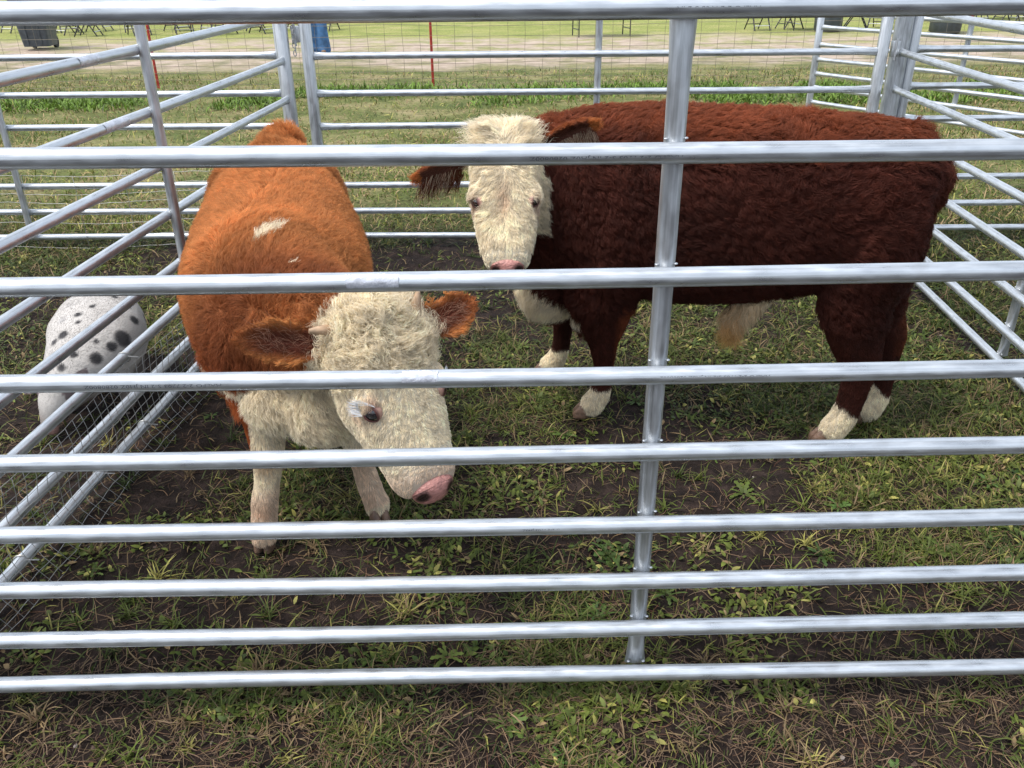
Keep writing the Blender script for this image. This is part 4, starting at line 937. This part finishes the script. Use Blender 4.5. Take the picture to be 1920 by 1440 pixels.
# someone in jeans standing on the lane behind the corner post
def standing_person():
    root = empty('person', (-3.66, 17.5, 0), 'person in blue jeans standing behind the far corner posts of the pen', 'person')
    x0, y0 = -3.66, 17.5; M_SK = mat('skin', (.50, .30, .21), .5); M_JEAN = mat('blue_denim', (.045, .13, .27), .8, noise_sc=9, noise_amt=.55, bump=.5, bump_sc=14)
    M_SH = mat('grey_cotton', (.25, .27, .30), .85, noise_sc=8, noise_amt=.2); M_HR = mat('brown_hair', (.06, .035, .02), .6, bump=.6, bump_sc=60); M_BT = mat('brown_leather', (.16, .10, .06), .5)
    mb = MB()
    mb.loft([((x0, y0, .95), .16, .10, .11), ((x0, y0, 1.1), .14, .09, .10), ((x0, y0, 1.3), .17, .10, .11), ((x0, y0, 1.42), .17, .09, .09), ((x0, y0, 1.48), .07, .06, .06), ((x0, y0-.01, 1.55), .05, .055, .055)], hint=(0, -1, 0))
    mb.loft([((x0, y0-.01, 1.53), .045, .05, .05), ((x0, y0-.02, 1.58), .062, .085, .07), ((x0, y0-.015, 1.65), .076, .098, .092), ((x0, y0-.01, 1.72), .07, .085, .09), ((x0, y0, 1.76), .04, .05, .05)], hint=(0, -1, 0))
    mb.ball((x0, y0-.118, 1.635), (.012, .018, .02))
    for s in (-1, 1):
        mb.ball((x0+s*.078, y0, 1.64), (.012, .02, .03))
        mb.loft([((x0+s*.18, y0, 1.40), .05, .055, .055), ((x0+s*.235, y0, 1.15), .04, .045, .045), ((x0+s*.25, y0-.04, .95), .032, .034, .034), ((x0+s*.25, y0-.07, .84), .025, .03, .03)], hint=(0, -1, 0), n=14)
        mb.loft([((x0+s*.25, y0-.075, .83), .02, .035, .035), ((x0+s*.25, y0-.085, .77), .017, .042, .042), ((x0+s*.25, y0-.088, .745), .014, .038, .038)], hint=(0, -1, 0), n=12)
        for k in range(4): mb.tube([(x0+s*.25, y0-.12+.022*k, .76), (x0+s*.248, y0-.122+.022*k, .71), (x0+s*.24, y0-.118+.022*k, .675+.006*abs(k-1.5))], [.011, .010, .008], 8)
        mb.tube([(x0+s*.245, y0-.115, .80), (x0+s*.235, y0-.15, .76), (x0+s*.23, y0-.155, .725)], [.013, .012, .009], 8)
        mb.loft([((x0+s*.10, y0, .95), .085, .09, .10), ((x0+s*.12, y0-.01, .5), .055, .06, .06), ((x0+s*.11, y0, .12), .035, .04, .04)], hint=(0, -1, 0), n=14)
    link('body', remesh(mb, 'body', .008, 3), M_SK, root)
    mb = MB()
    mb.loft([((x0, y0, 1.02), .17, .115, .12), ((x0, y0, .90), .19, .125, .14), ((x0, y0, .80), .19, .12, .13)], hint=(0, -1, 0))
    for s in (-1, 1):
        mb.loft([((x0+s*.095, y0, .86), .105, .115, .12), ((x0+s*.10, y0-.01, .62), .105, .10, .105), ((x0+s*.10, y0-.01, .42), .10, .09, .095), ((x0+s*.105, y0+.0, .2), .115, .10, .105), ((x0+s*.11, y0+.0, .07), .125, .115, .115), ((x0+s*.11, y0, .035), .12, .11, .11)], hint=(0, -1, 0), n=20)
    link('jeans', remesh(mb, 'jeans', .013, 3), M_JEAN, root)
    mb = MB(); mb.loft([((x0, y0, .93), .185, .125, .13), ((x0, y0, 1.12), .165, .11, .12), ((x0, y0, 1.3), .20, .12, .13), ((x0, y0, 1.42), .19, .10, .10), ((x0, y0, 1.475), .08, .065, .07)], hint=(0, -1, 0))
    for s in (-1, 1): mb.loft([((x0+s*.16, y0, 1.41), .06, .065, .065), ((x0+s*.235, y0, 1.2), .06, .062, .062)], hint=(0, -1, 0), n=14)
    link('shirt', remesh(mb, 'shirt', .012, 3), M_SH, root)
    mb = MB(); mb.loft([((x0, y0+.03, 1.56), .07, .05, .06), ((x0, y0+.02, 1.66), .088, .07, .09), ((x0, y0+.01, 1.75), .08, .085, .085), ((x0, y0, 1.785), .04, .05, .05)], hint=(0, -1, 0)); mb.build('hair', M_HR, root)
    for s in (-1, 1): MB().loft([((x0+s*.11, y0+.06, .045), .04, .045, .04), ((x0+s*.11, y0-.06, .045), .045, .04, .04), ((x0+s*.115, y0-.14, .035), .045, .03, .032)], hint=(0, 0, 1), n=16).build('boot', M_BT, root)
standing_person()

# ---------------------------------------------------------------- grass, weeds and dry stems
def ribbons(name, X, Y, az, el, bend, ln, wd, prof, rgb, m, K=4, zoff=0., twist=.0, seed=0, kind_name='grass'):
    """many thin blades in one mesh. az heading, el starting elevation (rad), bend: change of elevation along it"""
    n = len(X); rng = np.random.RandomState(seed); cur = np.stack([X, Y, height(X, Y) + zoff], 1); pts = [cur.copy()]
    a = az.copy()
    for k in range(1, K):
        e = el + bend*(k-.5)/(K-1); a = a + twist*rng.normal(0, 1, n)
        cur = cur + np.stack([np.cos(e)*np.cos(a), np.cos(e)*np.sin(a), np.sin(e)], 1)*(ln/(K-1))[:, None]
        fl = height(cur[:, 0], cur[:, 1]) + .002; cur[:, 2] = np.maximum(cur[:, 2], fl); pts.append(cur.copy())
    pts = np.stack(pts, 1); sd = np.stack([-np.sin(az), np.cos(az), rng.uniform(-.5, .5, n)], 1); sd = nrm(sd)
    w_ = wd[:, None]*np.array(prof)[None]*.5
    L_ = pts + sd[:, None]*w_[..., None]; R_ = pts - sd[:, None]*w_[..., None]
    V = np.stack([L_, R_], 2).reshape(-1, 3); base = (np.arange(n)*2*K)[:, None]
    q = np.concatenate([np.stack([base[:, 0]+2*k, base[:, 0]+2*k+1, base[:, 0]+2*k+3, base[:, 0]+2*k+2], 1) for k in range(K-1)])
    sh = np.linspace(.65, 1.2, K)[None, :, None, None]  # shading painted into each blade's colour: dark root, light tip
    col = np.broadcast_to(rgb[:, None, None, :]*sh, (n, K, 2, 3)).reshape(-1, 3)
    return V, q, np.clip(col, 0, 1)
def joined(name, parts, m, label):
    Vs, Qs, Cs = [], [], []; b = 0
    for V, Q, C_ in parts: Vs.append(V); Qs.append(Q+b); Cs.append(C_); b += len(V)
    o = link(name, mesh_quads(name, np.concatenate(Vs), np.concatenate(Qs), np.concatenate(Cs)), m); tag(o, label, 'grass', kind='stuff'); return o
rg = np.random.RandomState(77)
def scatter(n, y0, y1, powr, spread=.78, keep=None):
    """roots in the wedge the pen and its surroundings fill, thinning with distance"""
    u = rg.rand(n); Y = (y0**(1-powr) + u*(y1**(1-powr)-y0**(1-powr)))**(1/(1-powr)) if powr != 1 else y0*(y1/y0)**u
    X = rg.uniform(-1, 1, n)*(Y*spread + .95)
    if keep is not None: k = rg.rand(n) < keep(X, Y); X, Y = X[k], Y[k]
    return X, Y
def greens(X, Y, dry=0.):
    n = len(X); p = np.stack([X, Y, X*0], 1); h = noise(p, 2.2, 90)*.5+.5; r = rg.rand(n)
    a = np.array([.026, .052, .011]); b_ = np.array([.125, .148, .027]); c = np.array([.27, .25, .07]); d = np.array([.22, .155, .08])
    t = np.clip(h*.7 + r*.5 - .1, 0, 1)[:, None]; col = a*(1-t) + b_*t
    y_ = (rg.rand(n) < .12)[:, None]; col = np.where(y_, c, col); z_ = (rg.rand(n) < dry)[:, None]; col = np.where(z_, d, col)
    return col*rg.uniform(.65, 1.25, (n, 1))
blade_prof = [1, .9, .6, .08]; leaf_prof = [.15, 1, .85, .05]
parts = []
kc = lambda X, Y: .10 + .9*sstep(.12, .60, cover(X, Y))
X, Y = scatter(235000, .7, 6.2, 1., keep=lambda X, Y: kc(X, Y)*(1-.45*sstep(1.55, 1.2, Y))); n = len(X)
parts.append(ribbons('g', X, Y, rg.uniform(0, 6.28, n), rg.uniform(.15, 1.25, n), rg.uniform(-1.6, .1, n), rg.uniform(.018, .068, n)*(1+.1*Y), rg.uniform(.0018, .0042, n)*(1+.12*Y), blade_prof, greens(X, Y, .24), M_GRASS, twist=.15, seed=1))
X, Y = scatter(110000, .7, 5.6, 1., keep=lambda X, Y: sstep(.06, .56, .6*cover(X, Y) + .45*noise(np.stack([X, Y, X*0], 1), 5.5, 55))); n = len(X)
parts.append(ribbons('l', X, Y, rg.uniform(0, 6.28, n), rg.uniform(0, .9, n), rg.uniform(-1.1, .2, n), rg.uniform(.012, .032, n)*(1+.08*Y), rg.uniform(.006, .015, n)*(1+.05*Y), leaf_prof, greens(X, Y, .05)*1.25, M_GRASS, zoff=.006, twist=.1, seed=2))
# tufts and rosettes
X0, Y0 = scatter(2700, .7, 6., 1., keep=lambda X, Y: .25+.75*kc(X, Y)); k_ = 22; X = np.repeat(X0, k_) + rg.normal(0, .010, len(X0)*k_); Y = np.repeat(Y0, k_) + rg.normal(0, .010, len(X0)*k_); n = len(X)
sz = np.repeat(rg.uniform(.5, 1.3, len(X0)), k_); tc_ = np.repeat(greens(X0, Y0, .12), k_, 0)*rg.uniform(.75, 1.3, (n, 1))
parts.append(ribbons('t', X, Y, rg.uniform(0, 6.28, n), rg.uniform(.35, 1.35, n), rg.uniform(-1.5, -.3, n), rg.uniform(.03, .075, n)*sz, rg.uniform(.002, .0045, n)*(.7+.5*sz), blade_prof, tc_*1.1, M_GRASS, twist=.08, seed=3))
# broad leaved weeds with jagged rosettes
X0, Y0 = scatter(240, .95, 5., 1.2, keep=lambda X, Y: .2+.8*kc(X, Y)); k_ = 9; az = np.repeat(rg.uniform(0, 6.28, len(X0)), k_) + np.tile(np.arange(k_)*2.4, len(X0)); X = np.repeat(X0, k_) + .006*np.cos(az); Y = np.repeat(Y0, k_) + .006*np.sin(az); n = len(X)
sz = np.repeat(rg.uniform(.5, 1.4, len(X0)), k_); wc = np.repeat(np.array([[.05, .10, .024]])*rg.uniform(.7, 1.7, (len(X0), 1)) + np.array([[.05, .03, 0]])*rg.rand(len(X0), 1), k_, 0)
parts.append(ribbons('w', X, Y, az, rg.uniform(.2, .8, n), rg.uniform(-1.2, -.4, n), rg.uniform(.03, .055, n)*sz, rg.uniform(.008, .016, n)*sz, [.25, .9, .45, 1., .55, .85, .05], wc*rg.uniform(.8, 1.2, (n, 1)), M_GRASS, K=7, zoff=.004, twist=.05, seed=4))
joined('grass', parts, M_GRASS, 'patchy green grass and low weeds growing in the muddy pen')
# dry stems and trampled straw
parts = []
X, Y = scatter(56000, .7, 5.8, 1., keep=lambda X, Y: .35+.45*sstep(.1, .5, cover(X, Y))); n = len(X)
st = np.array([[.155, .115, .070]])*rg.uniform(.35, 1.35, (n, 1)) + np.array([[.03, -.01, -.01]])*rg.rand(n, 1)
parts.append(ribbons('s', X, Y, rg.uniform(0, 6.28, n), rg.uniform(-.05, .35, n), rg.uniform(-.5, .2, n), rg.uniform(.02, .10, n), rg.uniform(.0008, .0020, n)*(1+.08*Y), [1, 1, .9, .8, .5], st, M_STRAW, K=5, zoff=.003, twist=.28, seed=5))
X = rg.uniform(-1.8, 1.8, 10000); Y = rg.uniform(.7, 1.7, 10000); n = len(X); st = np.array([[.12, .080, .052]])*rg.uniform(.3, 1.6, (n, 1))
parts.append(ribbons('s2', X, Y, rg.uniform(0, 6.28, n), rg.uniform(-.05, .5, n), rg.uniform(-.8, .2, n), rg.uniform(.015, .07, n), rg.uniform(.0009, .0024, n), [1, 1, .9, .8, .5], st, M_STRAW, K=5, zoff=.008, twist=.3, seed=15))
o = joined('dry_straw', parts, M_STRAW, 'dry brown stems and trampled straw littering the soil of the pen'); o['category'] = 'straw'
# taller green strip and rough pasture towards the wire fence
parts = []
def strip(X, Y): 
    p = np.stack([X, Y, X*0], 1); return sstep(10.6, 11.3, Y)*sstep(12.9, 12.3, Y)*sstep(-.1, .5, noise(p*[1, .6, 1], 1.3, 33)+.12)
X, Y = scatter(60000, 10.4, 13., 0.01, .72, keep=strip); n = len(X)
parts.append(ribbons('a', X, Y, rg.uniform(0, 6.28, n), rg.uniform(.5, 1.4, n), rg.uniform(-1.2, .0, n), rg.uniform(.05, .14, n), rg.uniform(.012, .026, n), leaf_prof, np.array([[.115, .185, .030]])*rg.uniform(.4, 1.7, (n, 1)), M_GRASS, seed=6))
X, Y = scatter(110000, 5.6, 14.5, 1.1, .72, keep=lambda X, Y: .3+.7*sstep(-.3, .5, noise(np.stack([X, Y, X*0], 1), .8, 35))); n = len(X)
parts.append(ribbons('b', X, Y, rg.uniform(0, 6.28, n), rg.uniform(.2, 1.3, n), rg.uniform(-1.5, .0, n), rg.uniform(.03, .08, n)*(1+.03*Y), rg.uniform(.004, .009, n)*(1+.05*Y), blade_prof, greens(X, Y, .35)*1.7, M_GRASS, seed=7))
joined('pasture_grass', parts, M_GRASS, 'rough pasture grass with a bright green strip before the wire fence')
# small stones and clods
pb = []; n = 1500; X, Y = scatter(n, .95, 4.5, 1.); n = len(X)
ico = bmesh.new(); bmesh.ops.create_icosphere(ico, subdivisions=1, radius=1); iv = np.array([v.co[:] for v in ico.verts]); ifc = [[v.index for v in f.verts] for f in ico.faces]; ico.free()
r_ = rg.uniform(.002, .0075, n); V = (iv[None]*(1+.25*rg.randn(n, len(iv), 1)))*r_[:, None, None]*np.array([1, 1, .7]) + np.stack([X, Y, height(X, Y)+r_*.3], 1)[:, None]
F = np.array([f + [f[2]] for f in ifc]); me = bpy.data.meshes.new('pebbles'); FF = (np.array(ifc)[None] + (np.arange(n)*len(iv))[:, None, None]).reshape(-1, 3)
me.from_pydata(V.reshape(-1, 3).tolist(), [], FF.tolist()); cols = np.repeat(np.where(rg.rand(n, 1) < .06, np.array([[.20, .17, .15]]), np.array([[.06, .04, .033]]))*rg.uniform(.6, 1.3, (n, 1)), len(iv), 0); paint(me, cols)
tag(link('soil_crumbs', me, M_STRAW), 'small stones and soil crumbs scattered over the bare ground', 'soil', kind='stuff')

red_calf(); orange_calf(); pig()
